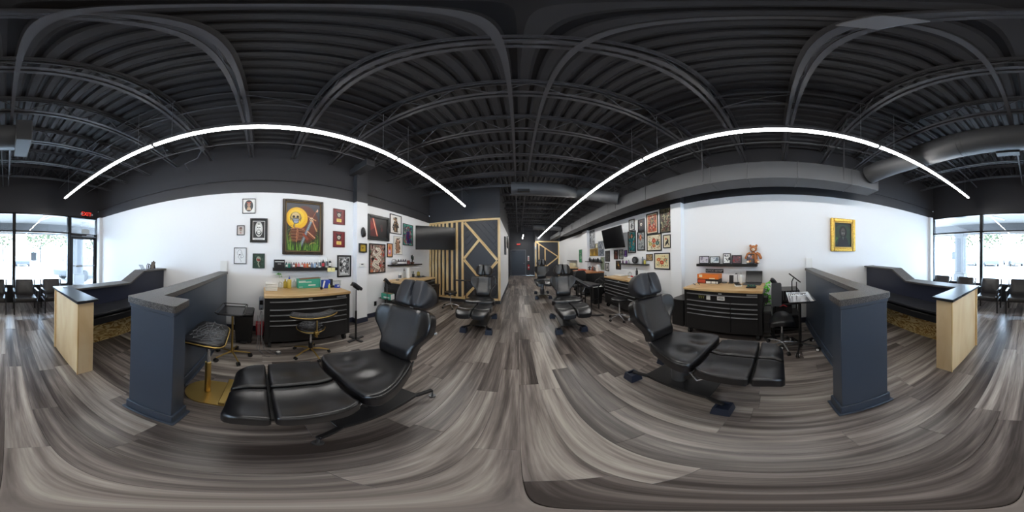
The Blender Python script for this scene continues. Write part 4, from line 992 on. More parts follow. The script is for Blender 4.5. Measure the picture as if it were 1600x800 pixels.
for k in (0.2, 0.5, 0.8): w.tube([((x*(1-k)+(x-0.12)*k), y*(1-0.18*k), 0.768) for x, y in arc], 0.0025, 4)
for x, y in arc[1:-1:2]: w.tube([(x, y, 0.766), (x-0.06, y*0.9, 0.77), (x-0.11, y*0.83, 0.766)], 0.0025, 4)
w.build('web_stitching', M_STITCH, T)
MB().tube([(x+0.003, y, 0.735) for x, y in arc], 0.006, 6).build('gold_piping', M_GOLD, T)
# gold tray stand
T = thing('instrument_stand', 'gold rolling stand holding a black wire-rimmed tray beside the bin', 'tray stand', (-2.10, -0.375, 0), 0.0)
star_base(T, 0.24, 0, M_GOLD, 5, 0.03, 0.5)
MB().cyl((0, 0, 0.09), (0, 0, 0.76), 0.014, n=14).build('post', M_GOLD, T)
MB().box((0, 0, 0.772), (0.42, 0.30, 0.012), 0.004).build('tray', M_SCREEN, T)
MB().tube(rnd_poly([(-0.24, -0.18), (0.24, -0.18), (0.24, 0.18), (-0.24, 0.18)], 0.05, 4) and [(x, y, 0.80) for x, y in rnd_poly([(-0.24, -0.18), (0.24, -0.18), (0.24, 0.18), (-0.24, 0.18)], 0.05, 4)], 0.007, 6, True).build('rim', M_BLACKM, T)
for sx in (-1, 1):
    for sy in (-1, 1): MB().tube([(sx*0.20, sy*0.14, 0.775), (sx*0.23, sy*0.17, 0.80)], 0.005, 5).build('rim_support', M_BLACKM, T)
# round stool at slatted wall, round stool at right chest
def round_stool(label, x, y, ph, r=0.19, hz=0.50, top=M_LEATHER):
    T = thing('round_stool', label, 'stool', (x, y, 0), 0, 'round black stools with chrome bases')
    star_base(T, 0.26, 0, M_CHROME, 5, 0.026, ph)
    MB().cyl((0, 0, 0.09), (0, 0, hz-0.06), 0.013, n=12).build('post', M_CHROME, T); MB().cyl((0, 0, 0.09), (0, 0, 0.16), 0.024, n=14).build('hub', M_CHROME, T)
    d = [(r*math.cos(2*PI*i/28), r*math.sin(2*PI*i/28)) for i in range(28)]
    MB().pad(d, hz-0.07, hz, 0.008, 0.03).build('seat', top, T); MB().cyl((0, 0, hz-0.09), (0, 0, hz-0.07), 0.1, n=18).build('seat_plate', M_BLACKM, T)
round_stool('round black stool with chrome legs against the pine slatted wall', -1.95, 4.42, 0.3)
round_stool('round black stool with chrome legs behind the near treatment chair headrest', 2.16, 3.05, 0.7, hz=0.54)
# saddle stool with backrest
T = thing('saddle_stool', 'black saddle stool with tall grey back pad behind the foot of the treatment chair', 'stool', (2.36, -0.10, 0), 0.0)
star_base(T, 0.27, 0, M_CHROME, 5, 0.03, 0.9)
MB().cyl((0, 0, 0.09), (0, 0, 0.48), 0.014, n=12).build('post', M_CHROME, T); MB().cyl((0, 0, 0.09), (0, 0, 0.27), 0.024, n=14).build('sleeve', M_GREYM, T)
o = rnd_poly([(-0.20, -0.16), (-0.06, -0.19), (0.16, -0.13), (0.20, 0.0), (0.16, 0.13), (-0.06, 0.19), (-0.20, 0.16), (-0.23, 0)], 0.06, 4)
MB().slab([(-0.19, -0.10, 0.06), (-0.15, -0.17, 0.13), (-0.08, -0.21, 0.18), (0, -0.22, 0.19), (0.08, -0.21, 0.18), (0.15, -0.17, 0.13), (0.19, -0.10, 0.06)], 0.47, 0.55, 0.035, lambda x, y: -1.6*y*y+1.4*x*x*(1 if x > 0 else 0.3)).build('seat', M_LEATHER, T)
m = MB(); m.bar((0.1, 0.06, 0.49), (0.33, 0.06, 0.47), 0.04, 0.012).bar((0.33, 0.06, 0.47), (0.33, 0.06, 0.75), 0.012, 0.04); m.build('back_bracket', M_BLACKM, T)
m = MB(); m.M = Matrix.Translation((0.29, 0.07, 0.64)) @ Matrix.Rotation(PI/2, 4, 'Z') @ Matrix.Rotation(PI/2, 4, 'X'); m.slab([(0, -0.08, 0.08), (0.2, -0.085, 0.085), (0.40, -0.08, 0.08)], -0.035, 0.03, 0.03); m.build('back_pad', M_PADG, T)
# steel tray stand
T = thing('instrument_stand', 'rolling stand with a shiny steel tray and black post beside the blue partition', 'tray stand', (2.30, -0.355, 0), 0.0)
for i in range(5):
    a = 0.35+2*PI*i/5; ca, sa = math.cos(a), math.sin(a)
    MB().tube([(0.02*ca, 0.02*sa, 0.10), (0.27*ca, 0.27*sa, 0.075)], 0.014, 6).build('leg', M_BLACKM, T)
    w = MB(); px, py = 0.27*ca, 0.27*sa
    for s in (-1, 1): w.cyl((px-sa*s*0.008, py+ca*s*0.008, 0.035), (px-sa*s*0.022, py+ca*s*0.022, 0.035), 0.035, n=16)
    cc = w.build('caster', M_TYRE, T)
    for s in (-1, 1): MB().cyl((px-sa*s*0.022, py+ca*s*0.022, 0.035), (px-sa*s*0.026, py+ca*s*0.026, 0.035), 0.022, n=14).build('wheel_cover', M_WHITEP, cc)
MB().cyl((0, 0, 0.08), (0, 0, 0.84), 0.022, n=14).build('post', M_BLACKM, T)
m = MB(); X_, Y_ = 0.285, 0.175; z0 = 0.855
def rect(a, b, z): return [(-a, -b, z), (a, -b, z), (a, b, z), (-a, b, z)]
vs = rect(X_-0.05, Y_-0.05, z0)+rect(X_-0.025, Y_-0.025, z0+0.028)+rect(X_, Y_, z0+0.034)+rect(X_, Y_, z0+0.028)+rect(X_-0.045, Y_-0.045, z0-0.006)
fs = [(0, 1, 2, 3)]
for L_ in range(4):
    for k2 in range(4): fs.append((L_*4+k2, L_*4+(k2+1) % 4, L_*4+4+(k2+1) % 4, L_*4+4+k2))
fs.append((19, 18, 17, 16)); m.add(vs, fs); m.build('tray', mat('polished_steel_tray', (0.8, 0.81, 0.83), 0.18, metal=1.0), T)
MB().box((0, 0, 0.845), (0.2, 0.1, 0.01), 0.002).build('tray_bracket', M_BLACKM, T)
# black rack and arm rests in the corner
T = thing('equipment_cart', 'black wire cart full of gear behind the saddle stool', 'cart', (2.98, -0.20, 0), 0.0)
m = MB()
for (x, y) in ((-0.18, -0.22), (0.18, -0.22), (-0.18, 0.22), (0.18, 0.22)): m.box((x, y, 0.45), (0.025, 0.025, 0.84), 0.003)
m.build('frame', M_BLACKM, T)
for z in (0.12, 0.40, 0.62, 0.86): MB().box((0, 0, z), (0.38, 0.46, 0.02), 0.003).build('shelf', M_BLACKM, T)
m = MB(); m.box((0, 0.0, 0.76), (0.34, 0.42, 0.2), 0.01); m.box((0, 0.05, 0.50), (0.30, 0.3, 0.16), 0.01); m.box((0, -0.05, 0.24), (0.30, 0.34, 0.2), 0.01); m.build('black_bins', M_BLACK, T)
m = MB()
for i in range(9): m.box((-0.185, -0.2+i*0.05, 0.78), (0.012, 0.012, 0.16))
m.build('side_bars', M_GREYM, T)
T = thing('jointed_phone_stand', 'black jointed camera arm rising above the equipment cart', 'arm', (2.80, -0.33, 0.872), 0)
MB().tube([(0, 0.03, 0), (0, 0.03, 0.16), (0, 0.0, 0.22)], 0.010, 6).tube([(0, -0.05, 0), (0, -0.05, 0.15)], 0.008, 6).bar((0, 0.08, 0.30), (0, -0.12, 0.14), 0.03, 0.02).build('arm', M_BLACK, T)
arm_stand('black arm rest stand with tilted clamp head rising beside the equipment cart', 2.70, 0.02, 1.03, 0.3, 0.9, 0.16)
T = thing('cable_bundle', 'red and grey cables lying on the cart shelf behind the saddle stool', 'cable', (2.66, -0.14, 0.42)); MB().tube([(0, -0.06, 0.2), (0, 0.0, 0.23), (0, 0.05, 0.2), (0, 0.1, 0.24)], 0.008, 6).build('cable', M_RED, T)

# ================================================================ BINS, POWER BOX, CORDS
T = thing('step_bin', 'black pedal bin beside the gold tray stand', 'bin', (-2.72, -0.28, 0), 0.0)
m = MB(); 
def taper(mb, w0, d0, w1, d1, z0, z1, b=0.0):
    vs = [(i*w0/2, j*d0/2, z0) for i, j in ((-1, -1), (1, -1), (1, 1), (-1, 1))]+[(i*w1/2, j*d1/2, z1) for i, j in ((-1, -1), (1, -1), (1, 1), (-1, 1))]
    return mb.add(vs, [(3, 2, 1, 0), (4, 5, 6, 7)]+[(k, (k+1) % 4, 4+(k+1) % 4, 4+k) for k in range(4)])
taper(m, 0.30, 0.24, 0.36, 0.30, 0, 0.52); m.build('body', M_BLACK, T)
MB().box((0, 0, 0.55), (0.38, 0.32, 0.06), 0.02).build('lid', M_BLACK, T); MB().box((0.17, 0, 0.03), (0.06, 0.12, 0.03), 0.006).build('pedal', M_BLACK, T)
T = thing('power_supply', 'grey tattoo power box hung on the side of the left tool chest', 'power box', (-2.52, -0.005, 0.64), 0.0)
MB().box((0, 0, 0.13), (0.13, 0.07, 0.20), 0.012).build('case', M_CASE, T); MB().box((0.067, 0, 0.16), (0.004, 0.05, 0.07), 0.002).build('display', M_SCREEN, T); MB().cyl((0.066, 0, 0.06), (0.078, 0, 0.06), 0.014, n=14).build('dial', M_BLACK, T)
m = MB()
for i, (a, b2) in enumerate(((0.02, -0.03), (0.05, 0.02), (0.09, -0.01), (0.0, 0.03))):
    m.tube([(-2.50+0.01*i, 0.0+b2*0.3, 0.65), (-2.46+0.02*i, -0.02+b2, 0.45), (-2.44+a, -0.02+b2, 0.2), (-2.40+a, 0.0+b2*2, 0.02), (-2.30+a*1.5, 0.08+b2*3, 0.008), (-2.22+a, 0.16+b2*4, 0.008)], 0.0045, 6)
single(m, 'grey_cables', mat('grey_cable', (0.2, 0.2, 0.21), 0.5), 'grey cords drooping from the power box to the floor', 'cord')
T = thing('foot_pedal', 'small round white-topped foot pedal on the floor by the left tool chest', 'pedal', (-2.24, 0.24, 0)); MB().lathe([(0.045, 0), (0.045, 0.012), (0.035, 0.03), (0.0, 0.038)], n=20).build('pedal', M_GREYM, T); MB().lathe([(0.03, 0.031), (0.0, 0.045)], n=16).build('dome', M_WHITEP, T)
T = thing('sharps_container', 'red container with tools sticking out, standing between bin and tool chest', 'container', (-2.92, -0.03, 0), 0)
m = MB(); taper(m, 0.13, 0.12, 0.15, 0.14, 0.02, 0.26); m.build('tub', M_RED, T)
for i, (a, b2) in enumerate(((-0.03, 0.02), (0.02, -0.02), (0.0, 0.04))): MB().tube([(a, b2, 0.1), (a*1.4, b2*1.5, 0.42)], 0.012, 6).build('tool_handle', M_CLEARP, T)
for (x, y) in ((2.38, 4.62),):
    T = thing('waste_bin', 'black bin with white bag edge beside the colourful-print tool chest', 'bin', (x, y, 0)); m = MB(); taper(m, 0.26, 0.24, 0.32, 0.30, 0, 0.56); m.build('body', M_BLACK, T); MB().box((0, 0, 0.565), (0.33, 0.31, 0.02), 0.008).build('bag_edge', M_WHITEP, T)
T = thing('waste_bin', 'brown-black bin between the slatted wall and the second left tool chest', 'bin', (-2.66, 4.62, 0)); m = MB(); taper(m, 0.26, 0.26, 0.32, 0.32, 0, 0.62); m.build('body', mat('brown_black_plastic', (0.03, 0.02, 0.017), 0.5), T); MB().box((0, 0, 0.63), (0.34, 0.34, 0.03), 0.01).build('lid', MATS['brown_black_plastic'], T)

# ---- office chair and client bench far right
T = thing('office_chair', 'black office chair with broad rounded back at the reddish workbench', 'chair', (2.02, 5.45, 0), 0.3)
star_base(T, 0.28, 0, M_BLACKM, 5, 0.03, 0.2)
MB().cyl((0, 0, 0.09), (0, 0, 0.45), 0.025, n=12).build('post', M_BLACKM, T)
MB().pad(rnd_poly([(-0.24, -0.24), (0.24, -0.24), (0.24, 0.24), (-0.24, 0.24)], 0.06, 4), 0.45, 0.54, 0.01, 0.03).build('seat', M_BLACK, T)
m = MB(); m.M = Matrix.Translation((0, -0.22, 0.58)) @ Matrix.Rotation(math.radians(88), 4, 'X'); m.pad(rnd_poly([(-0.24, 0), (0.24, 0), (0.27, 0.35), (0.2, 0.46), (-0.2, 0.46), (-0.27, 0.35)], 0.07, 4), -0.04, 0.04, 0.01, 0.03); m.build('backrest', M_BLACK, T)
def ring_chair(x, y, rz, label):
    T = thing('ring_arm_chair', label, 'chair', (x, y, 0), rz, 'black chairs with ring arms')
    star_base(T, 0.27, 0, M_BLACKM, 5, 0.028, 0.5)
    MB().cyl((0, 0, 0.09), (0, 0, 0.45), 0.02, n=12).build('post', M_BLACKM, T)
    MB().pad(rnd_poly([(-0.22, -0.22), (0.22, -0.22), (0.22, 0.22), (-0.22, 0.22)], 0.06, 4), 0.45, 0.52, 0.01, 0.03).build('seat', M_BLACK, T)
    for s in (-1, 1): MB().tube([(s*0.26, 0.13*math.cos(2*PI*i/18), 0.64+0.13*math.sin(2*PI*i/18)) for i in range(18)], 0.016, 8, True).build('ring_arm', M_BLACK, T)
    m = MB(); m.M = Matrix.Translation((0, -0.2, 0.56)) @ Matrix.Rotation(math.radians(84), 4, 'X'); m.pad(rnd_poly([(-0.2, 0), (0.2, 0), (0.2, 0.3), (-0.2, 0.3)], 0.07, 4), -0.03, 0.03, 0.01, 0.025); m.build('backrest', M_BLACK, T)
ring_chair(2.74, 4.98, 0.9, 'black chair with ring-shaped arms beside the waste bin')
T = thing('client_bench', 'flat black padded bench on thin legs between office chair and bin', 'bench', (1.98, 4.38, 0), 0.15)
MB().pad(rnd_poly([(-0.17, -0.42), (0.17, -0.42), (0.17, 0.42), (-0.17, 0.42)], 0.04, 3), 0.68, 0.74, 0.004, 0.02).build('top', M_LEATHG, T)
for sx in (-1, 1):
    for sy in (-1, 1): MB().box((sx*0.13, sy*0.36, 0.34), (0.03, 0.03, 0.68), 0.003).build('leg', M_BLACKM, T)
MB().box((0, 0.36, 0.3), (0.26, 0.02, 0.03)).build('cross_bar', M_BLACKM, T); MB().box((0, -0.36, 0.3), (0.26, 0.02, 0.03)).build('cross_bar', M_BLACKM, T)
T = thing('adjustable_arm_rest', 'long black padded arm rest sloping beside the middle treatment chair', 'arm rest', (1.52, 3.78, 0), 0.0)
m = MB(); m.M = Matrix.Translation((0, 0, 0.84)) @ Matrix.Rotation(0.42, 4, 'Z') @ Matrix.Rotation(0.28, 4, 'X'); m.pad(rnd_poly([(-0.07, -0.34), (0.07, -0.34), (0.07, 0.34), (-0.07, 0.34)], 0.04, 4), 0, 0.06, 0.006, 0.02); m.build('arm_pad', M_LEATHG, T)
m = MB(); m.cyl((0, 0, 0.05), (0, 0, 0.85), 0.018, n=10); m.bar((-0.05, -0.1, 0.03), (0.45, -0.35, 0.03), 0.03, 0.03).bar((0, 0, 0.03), (-0.1, 0.35, 0.03), 0.03, 0.03); m.build('stand', M_BLACKM, T)
MB().tube([(0.0, -0.05, 0.6), (0.08, -0.09, 0.74), (0.02, -0.06, 0.80)], 0.008, 6).build('lever', M_CHROME, T)
T = thing('side_tray', 'thin black tray on an arm left of the slatted-wall treatment chair', 'tray', (-1.36, 3.92, 0), 0.0)
MB().box((0, 0, 0.93), (0.48, 0.12, 0.02), 0.005).build('tray', M_BLACKM, T); MB().cyl((0.05, 0, 0.02), (0.05, 0, 0.92), 0.012, n=10).box((0.05, 0, 0.012), (0.24, 0.24, 0.02), 0.004).build('stand', M_BLACKM, T)
# ================================================================ TVS
def tv(label, loc, rz, w, h, tilt=0.0, roll=0.0, mount=None):
    T = thing('wall_tv', label, 'television', loc, rz, 'wall mounted televisions')
    M = Matrix.Rotation(tilt, 4, 'X') @ Matrix.Rotation(roll, 4, 'Y')
    m = MB(); m.M = M; m.box((0, 0, 0), (w, 0.035, h), 0.006); m.build('casing', M_BLACKS, T)
    m = MB(); m.M = M; m.box((0, -0.0185, 0.004), (w-0.02, 0.002, h-0.028)); m.build('screen', M_SCREEN, T)
    m = MB(); m.M = M; m.box((0, 0.04, -0.05), (w*0.5, 0.05, h*0.45), 0.01); m.build('back_shell', M_BLACK, T)
    if mount:
        MB().bar((0, 0.06, 0), mount, 0.05, 0.06, 0.005).build('mount_arm', M_BLACKM, T)
    return T
a = math.atan2(4.6-3.7, -1.87+2.70)
tv('black TV angled out from the left wall in front of the pine slats', (-2.285, 4.15, 2.09), a, 1.22, 0.69, mount=(-0.05, 0.75, 0))
tv('black TV tilted down on the right wall above the small prints', (3.02, 4.62, 2.14), RW-0.02, 1.25, 0.70, tilt=math.radians(11), roll=0.0, mount=(0, 0.26, 0.02))

# ================================================================ ART
class Art(MB):
    def __init__(s, w, h, bgc):
        super().__init__(); s.w = w; s.h = h; s.k = 0; s.use(M_PRINT); s.rect(0, 0, 1, 1, bgc)
    def _p(s, pts, c):
        y = -s.k*0.00004; s.k += 1; s.col = hx(c) if isinstance(c, str) else c
        s.add([((u-0.5)*s.w, y, (v-0.5)*s.h) for u, v in pts], [tuple(range(len(pts)))])
    def poly(s, pts, c): s._p(pts, c); return s
    def rect(s, x0, y0, x1, y1, c): return s.poly([(x0, y0), (x1, y0), (x1, y1), (x0, y1)], c)
    def ell2(s, cx, cy, rx, ry, c, n=18, rot=0):
        pts = []
        for i in range(n):
            a = 2*PI*i/n; x, y = rx*math.cos(a), ry*math.sin(a); pts.append((cx+x*math.cos(rot)-y*math.sin(rot), cy+x*math.sin(rot)+y*math.cos(rot)))
        return s.poly(pts, c)
    def line(s, pts, wd, c):
        for i in range(len(pts)-1):
            (x0, y0), (x1, y1) = pts[i], pts[i+1]; dx, dy = (x1-x0)*s.w, (y1-y0)*s.h; L = math.hypot(dx, dy) or 1
            nx, ny = -dy/L*wd/2, dx/L*wd/2; ex, ey = dx/L*wd*0.3/s.w, dy/L*wd*0.3/s.h
            s.poly([(x0-ex+nx/s.w, y0-ey+ny/s.h), (x0-ex-nx/s.w, y0-ey-ny/s.h), (x1+ex-nx/s.w, y1+ey-ny/s.h), (x1+ex+nx/s.w, y1+ey+ny/s.h)], c)
        return s
def skull(a, cx, cy, r, c='#e6dcc8', d='#1a1414', asp=1.0):
    ry = r*asp
    a.ell2(cx, cy+0.1*ry, r, ry, c); a.rect(cx-r*0.55, cy-ry*1.15, cx+r*0.55, cy-ry*0.4, c)
    a.ell2(cx-r*0.42, cy, r*0.27, ry*0.27, d); a.ell2(cx+r*0.42, cy, r*0.27, ry*0.27, d)
    a.poly([(cx-r*0.12, cy-ry*0.5), (cx+r*0.12, cy-ry*0.5), (cx, cy-ry*0.22)], d)
    for i in range(-2, 3): a.rect(cx+i*r*0.2-r*0.03, cy-ry*1.1, cx+i*r*0.2+r*0.03, cy-ry*0.72, d)
    a.rect(cx-r*0.5, cy-ry*0.93, cx+r*0.5, cy-ry*0.88, d)
def flower(a, cx, cy, r, c1, c2, c3, asp=1.0, n=6):
    for k in range(n):
        t = 2*PI*k/n+0.3; a.ell2(cx+r*0.55*math.cos(t), cy+asp*r*0.55*math.sin(t), r*0.46, r*0.46*asp, c1 if k % 2 else c2, 12)
    a.ell2(cx, cy, r*0.38, r*0.38*asp, c3, 12)
def confetti(a, r, n, cols, x0=0.1, y0=0.1, x1=0.9, y1=0.9, s=0.05, asp=1.0):
    for i in range(n):
        x, y = x0+(x1-x0)*r.random(), y0+(y1-y0)*r.random(); q = s*(0.5+r.random())
        if r.random() < 0.5: a.ell2(x, y, q, q*asp*(0.5+r.random()*0.6), r.choice(cols), 9, r.random()*3)
        else: a.poly([(x-q, y), (x, y-q*0.7*asp), (x+q*0.8, y+q*0.5*asp)], r.choice(cols))
def figure(a, c1, c2, skin, cx=0.5):
    a.poly([(cx-0.16, 0.06), (cx+0.16, 0.06), (cx+0.22, 0.5), (cx+0.14, 0.68), (cx-0.14, 0.68), (cx-0.22, 0.5)], c1)
    a.ell2(cx, 0.78, 0.1, 0.09, skin); a.poly([(cx-0.14, 0.76), (cx-0.1, 0.9), (cx+0.1, 0.9), (cx+0.14, 0.76), (cx+0.06, 0.84), (cx-0.06, 0.84)], c2)
    a.line([(cx-0.2, 0.5), (cx-0.28, 0.3), (cx-0.1, 0.22)], 0.02*a.w/0.3, c2); a.line([(cx+0.2, 0.5), (cx+0.27, 0.34), (cx+0.1, 0.36)], 0.02*a.w/0.3, c2)
def picture(name, label, wall, y, z, w, h, painter, bgc, fw=0.022, fd=0.022, fm=None, mat_w=0.0, mat_c='#e8e6e0', group='framed art on the painting-side wall', inner=None, off=0.0, glass=False):
    x = (XL+off) if wall == 'L' else (XR-off)
    T = thing(name, label, 'picture', (x, y, z), LW if wall == 'L' else RW, group)
    fm = fm or M_BLACKS
    m = MB()
    if inner: m.use(fm)
    for s in (-1, 1):
        m.box((s*(w/2-fw/2), -fd/2, 0), (fw, fd, h), fw*0.18); m.box((0, -fd/2, s*(h/2-fw/2)), (w-2*fw, fd, fw), fw*0.18)
    if inner:
        m.use(inner); f2 = fw*0.35; W2, H2 = w-2*fw, h-2*fw
        for s in (-1, 1):
            m.box((s*(W2/2-f2/2), -fd*0.42, 0), (f2, fd*0.84, H2), f2*0.2); m.box((0, -fd*0.42, s*(H2/2-f2/2)), (W2-2*f2, fd*0.84, f2), f2*0.2)
        W_, H_ = W2-2*f2, H2-2*f2
    else: W_, H_ = w-2*fw, h-2*fw
    m.build('frame', None if inner else fm, T)
    MB().box((0, -0.003, 0), (w-fw, 0.004, h-fw)).build('backing', M_PAPER, T)
    yy = -fd*0.35
    if mat_w > 0:
        mm = Art(W_, H_, mat_c); mo = mm.build('mount', None, T); mo.location = (0, yy+0.001, 0); W_ -= 2*mat_w; H_ -= 2*mat_w
    A = Art(W_, H_, bgc); painter(A)
    o = A.build('artwork', None, T); o.location = (0, yy, 0)
    return T
R_ = random.Random
# --- left wall
def p_oval(a):
    a.ell2(0.5, 0.52, 0.36, 0.42, '#2a3036', 24); a.ell2(0.5, 0.58, 0.14, 0.15, '#b98a72'); a.poly([(0.3, 0.2), (0.7, 0.2), (0.62, 0.42), (0.38, 0.42)], '#c8a88a')
    for q in (-0.13, 0, 0.13): flower(a, 0.5+q, 0.76, 0.07, '#b03a3a', '#8e2c34', '#d89a5a', 0.8)
    a.ell2(0.45, 0.6, 0.03, 0.02, '#301818'); a.ell2(0.55, 0.6, 0.03, 0.02, '#301818')
picture('framed_portrait', 'white-matted print of a flower-crowned face in a dark oval, topmost beside the painting', 'L', -0.265, 2.505, 0.25, 0.31, p_oval, '#f2f2f0', 0.012, 0.02)
def p_small(a): skull(a, 0.5, 0.55, 0.2, '#b9a49a', '#2a2020', 0.8); a.poly([(0.25, 0.68), (0.75, 0.68), (0.66, 0.86), (0.34, 0.86)], '#6a4a44'); a.ell2(0.5, 0.2, 0.12, 0.06, '#a04848')
picture('framed_print', 'tiny framed skull with a hat, smallest on the painting-side wall', 'L', -0.415, 2.015, 0.15, 0.19, p_small, '#cfc8c4', 0.012, 0.02)
def p_dbl(a):
    a.rect(0.07, 0.05, 0.93, 0.95, '#e4e4e0'); a.rect(0.10, 0.14, 0.90, 0.92, '#2b2b2c'); a.ell2(0.5, 0.55, 0.27, 0.36, '#d8d8d4', 24)
    skull(a, 0.5, 0.64, 0.17, '#f2f2ee', '#141414', 0.6); a.ell2(0.5, 0.38, 0.2, 0.12, '#1c1c1c'); skull(a, 0.5, 0.40, 0.13, '#ecece8', '#141414', 0.6)
    for q in range(5): a.ell2(0.5, 0.88-q*0.02, 0.18-q*0.03, 0.03, '#f4f4f0' if q % 2 else '#555555')
    a.rect(0.2, 0.07, 0.8, 0.09, '#888888')
picture('framed_print', 'black framed black-and-white poster of two stacked skulls', 'L', -0.07, 2.015, 0.33, 0.47, p_dbl, '#181818', 0.030, 0.03)
def p_sk(a):
    r = R_(4)
    pts = [(0.35, 0.85), (0.25, 0.7), (0.3, 0.55), (0.42, 0.5), (0.3, 0.42), (0.42, 0.34), (0.55, 0.2), (0.6, 0.1)]
    a.line(pts, 0.004, '#303030'); a.line([(0.35, 0.85), (0.5, 0.9), (0.62, 0.78), (0.7, 0.6), (0.8, 0.45), (0.7, 0.35), (0.55, 0.4)], 0.004, '#404040'); a.ell2(0.45, 0.57, 0.05, 0.04, '#202020'); a.line([(0.5, 0.6), (0.6, 0.5), (0.52, 0.42), (0.6, 0.3)], 0.004, '#333333'); a.line([(0.55, 0.75), (0.6, 0.6), (0.68, 0.55)], 0.003, '#555555')
picture('framed_sketch', 'thin framed white line drawing just above the stone counter end', 'L', -0.42, 1.525, 0.24, 0.31, p_sk, '#eef0f2', 0.010, 0.018)
def p_green(a):
    r = R_(9); confetti(a, r, 60, ['#3b5a4a', '#223a30', '#55705c', '#2c4438'], 0.1, 0.1, 0.9, 0.9, 0.06); a.ell2(0.48, 0.62, 0.2, 0.2, '#9aa08c'); a.ell2(0.42, 0.58, 0.08, 0.09, '#a5493a'); a.ell2(0.55, 0.55, 0.1, 0.08, '#7a2e2a'); a.line([(0.5, 0.45), (0.45, 0.3), (0.55, 0.08)], 0.02, '#9aa08c'); a.line([(0.6, 0.42), (0.72, 0.2)], 0.014, '#2a2420')
picture('small_canvas', 'small dark green painting of a pale red-eyed bird head below the skull poster', 'L', -0.065, 1.43, 0.23, 0.28, p_green, '#33483c', 0.006, 0.022)
def p_big(a):
    a.rect(0, 0, 1, 0.62, '#3c2a26'); a.ell2(0.55, 0.55, 0.42, 0.40, '#5c2d24', 24); a.ell2(0.5, 0.5, 0.36, 0.33, '#6c3524', 24); a.rect(0, 0.0, 1, 0.16, '#2c3020')
    a.ell2(0.31, 0.675, 0.325, 0.235, '#b87c14', 40); a.ell2(0.31, 0.675, 0.315, 0.228, '#f0b81a', 40); a.ell2(0.29, 0.69, 0.24, 0.17, '#f8cc2e', 30)
    # neck, jaw and cranium
    a.line([(0.24, 0.56), (0.22, 0.50), (0.26, 0.44)], 0.03, '#5a4a2c'); a.line([(0.24, 0.56), (0.22, 0.50), (0.26, 0.44)], 0.014, '#b8a070')
    a.ell2(0.27, 0.70, 0.155, 0.105, '#6a5020', 26); a.ell2(0.27, 0.705, 0.14, 0.095, '#c8a860', 26); a.ell2(0.27, 0.735, 0.10, 0.055, '#dcc088', 22)
    a.poly([(0.17, 0.67), (0.37, 0.67), (0.36, 0.58), (0.30, 0.55), (0.22, 0.56), (0.17, 0.61)], '#5c5a5c'); a.poly([(0.19, 0.655), (0.355, 0.655), (0.345, 0.59), (0.29, 0.565), (0.225, 0.572)], '#a8b0c4')
    for q in range(7): a.rect(0.198+q*0.023, 0.60, 0.203+q*0.023, 0.652, '#3a3c48')
    a.line([(0.19, 0.625), (0.355, 0.625)], 0.004, '#2a2c38')
    for sx in (0.215, 0.33): a.ell2(sx, 0.70, 0.038, 0.028, '#3a2c1c', 14); a.ell2(sx, 0.70, 0.022, 0.015, '#0e0c0c', 12)
    a.poly([(0.262, 0.665), (0.288, 0.665), (0.275, 0.70)], '#2a1c14')
    a.line([(0.14, 0.74), (0.11, 0.68), (0.13, 0.62)], 0.02, '#8a7448'); a.line([(0.40, 0.75), (0.43, 0.68), (0.40, 0.61)], 0.02, '#8a7448')
    # ribcage of many thin curves
    a.poly([(0.10, 0.18), (0.50, 0.18), (0.60, 0.36), (0.46, 0.46), (0.18, 0.46), (0.06, 0.36)], '#3a1e16')
    for k in range(13):
        y = 0.185+k*0.021; w_ = 0.13+0.05*math.sin(k/12*PI)
        for s in (-1, 1):
            cx = 0.29+s*0.10+0.004*k
            pts = [(cx+w_*0.78*math.cos(t), y+0.022*math.sin(t)+0.01*s) for t in [PI*q/8 for q in range(9)]]
            a.line(pts, 0.006, ['#c87850', '#e09a70', '#a05038'][k % 3])
    a.line([(0.30, 0.18), (0.305, 0.3), (0.31, 0.46)], 0.014, '#b87850')
    a.line([(0.12, 0.44), (0.30, 0.47), (0.50, 0.44)], 0.012, '#c88a60')
    # guitar-like sword neck
    a.line([(0.42, 0.10), (0.72, 0.60)], 0.062, '#5d6670'); a.line([(0.43, 0.11), (0.72, 0.60)], 0.034, '#9aa6b2')
    for k in range(14):
        x, y = 0.44+0.02*k, 0.12+0.0345*k; a.line([(x-0.028, y+0.012), (x+0.028, y-0.012)], 0.004, '#404850')
    a.line([(0.75, 0.66), (0.90, 0.86)], 0.016, '#9c5238'); a.poly([(0.88, 0.84), (0.93, 0.90), (0.95, 0.86), (0.92, 0.82)], '#e0b090'); a.line([(0.63, 0.72), (0.88, 0.64)], 0.020, '#d0925e')
    skull(a, 0.74, 0.655, 0.06, '#dcb894', '#3a2018', 0.72)
    a.line([(0.78, 0.62), (0.90, 0.42)], 0.026, '#e09a70'); a.line([(0.81, 0.60), (0.93, 0.44)], 0.014, '#8c4a34'); a.line([(0.62, 0.40), (0.85, 0.27)], 0.024, '#e0a078'); a.line([(0.60, 0.36), (0.83, 0.24)], 0.012, '#a85a3c'); a.line([(0.5, 0.34), (0.62, 0.24)], 0.05, '#9c4a34')
    a.ell2(0.82, 0.10, 0.15, 0.08, '#d8b070', 20); a.ell2(0.82, 0.085, 0.14, 0.075, '#5a7a30', 20)
    r = R_(21)
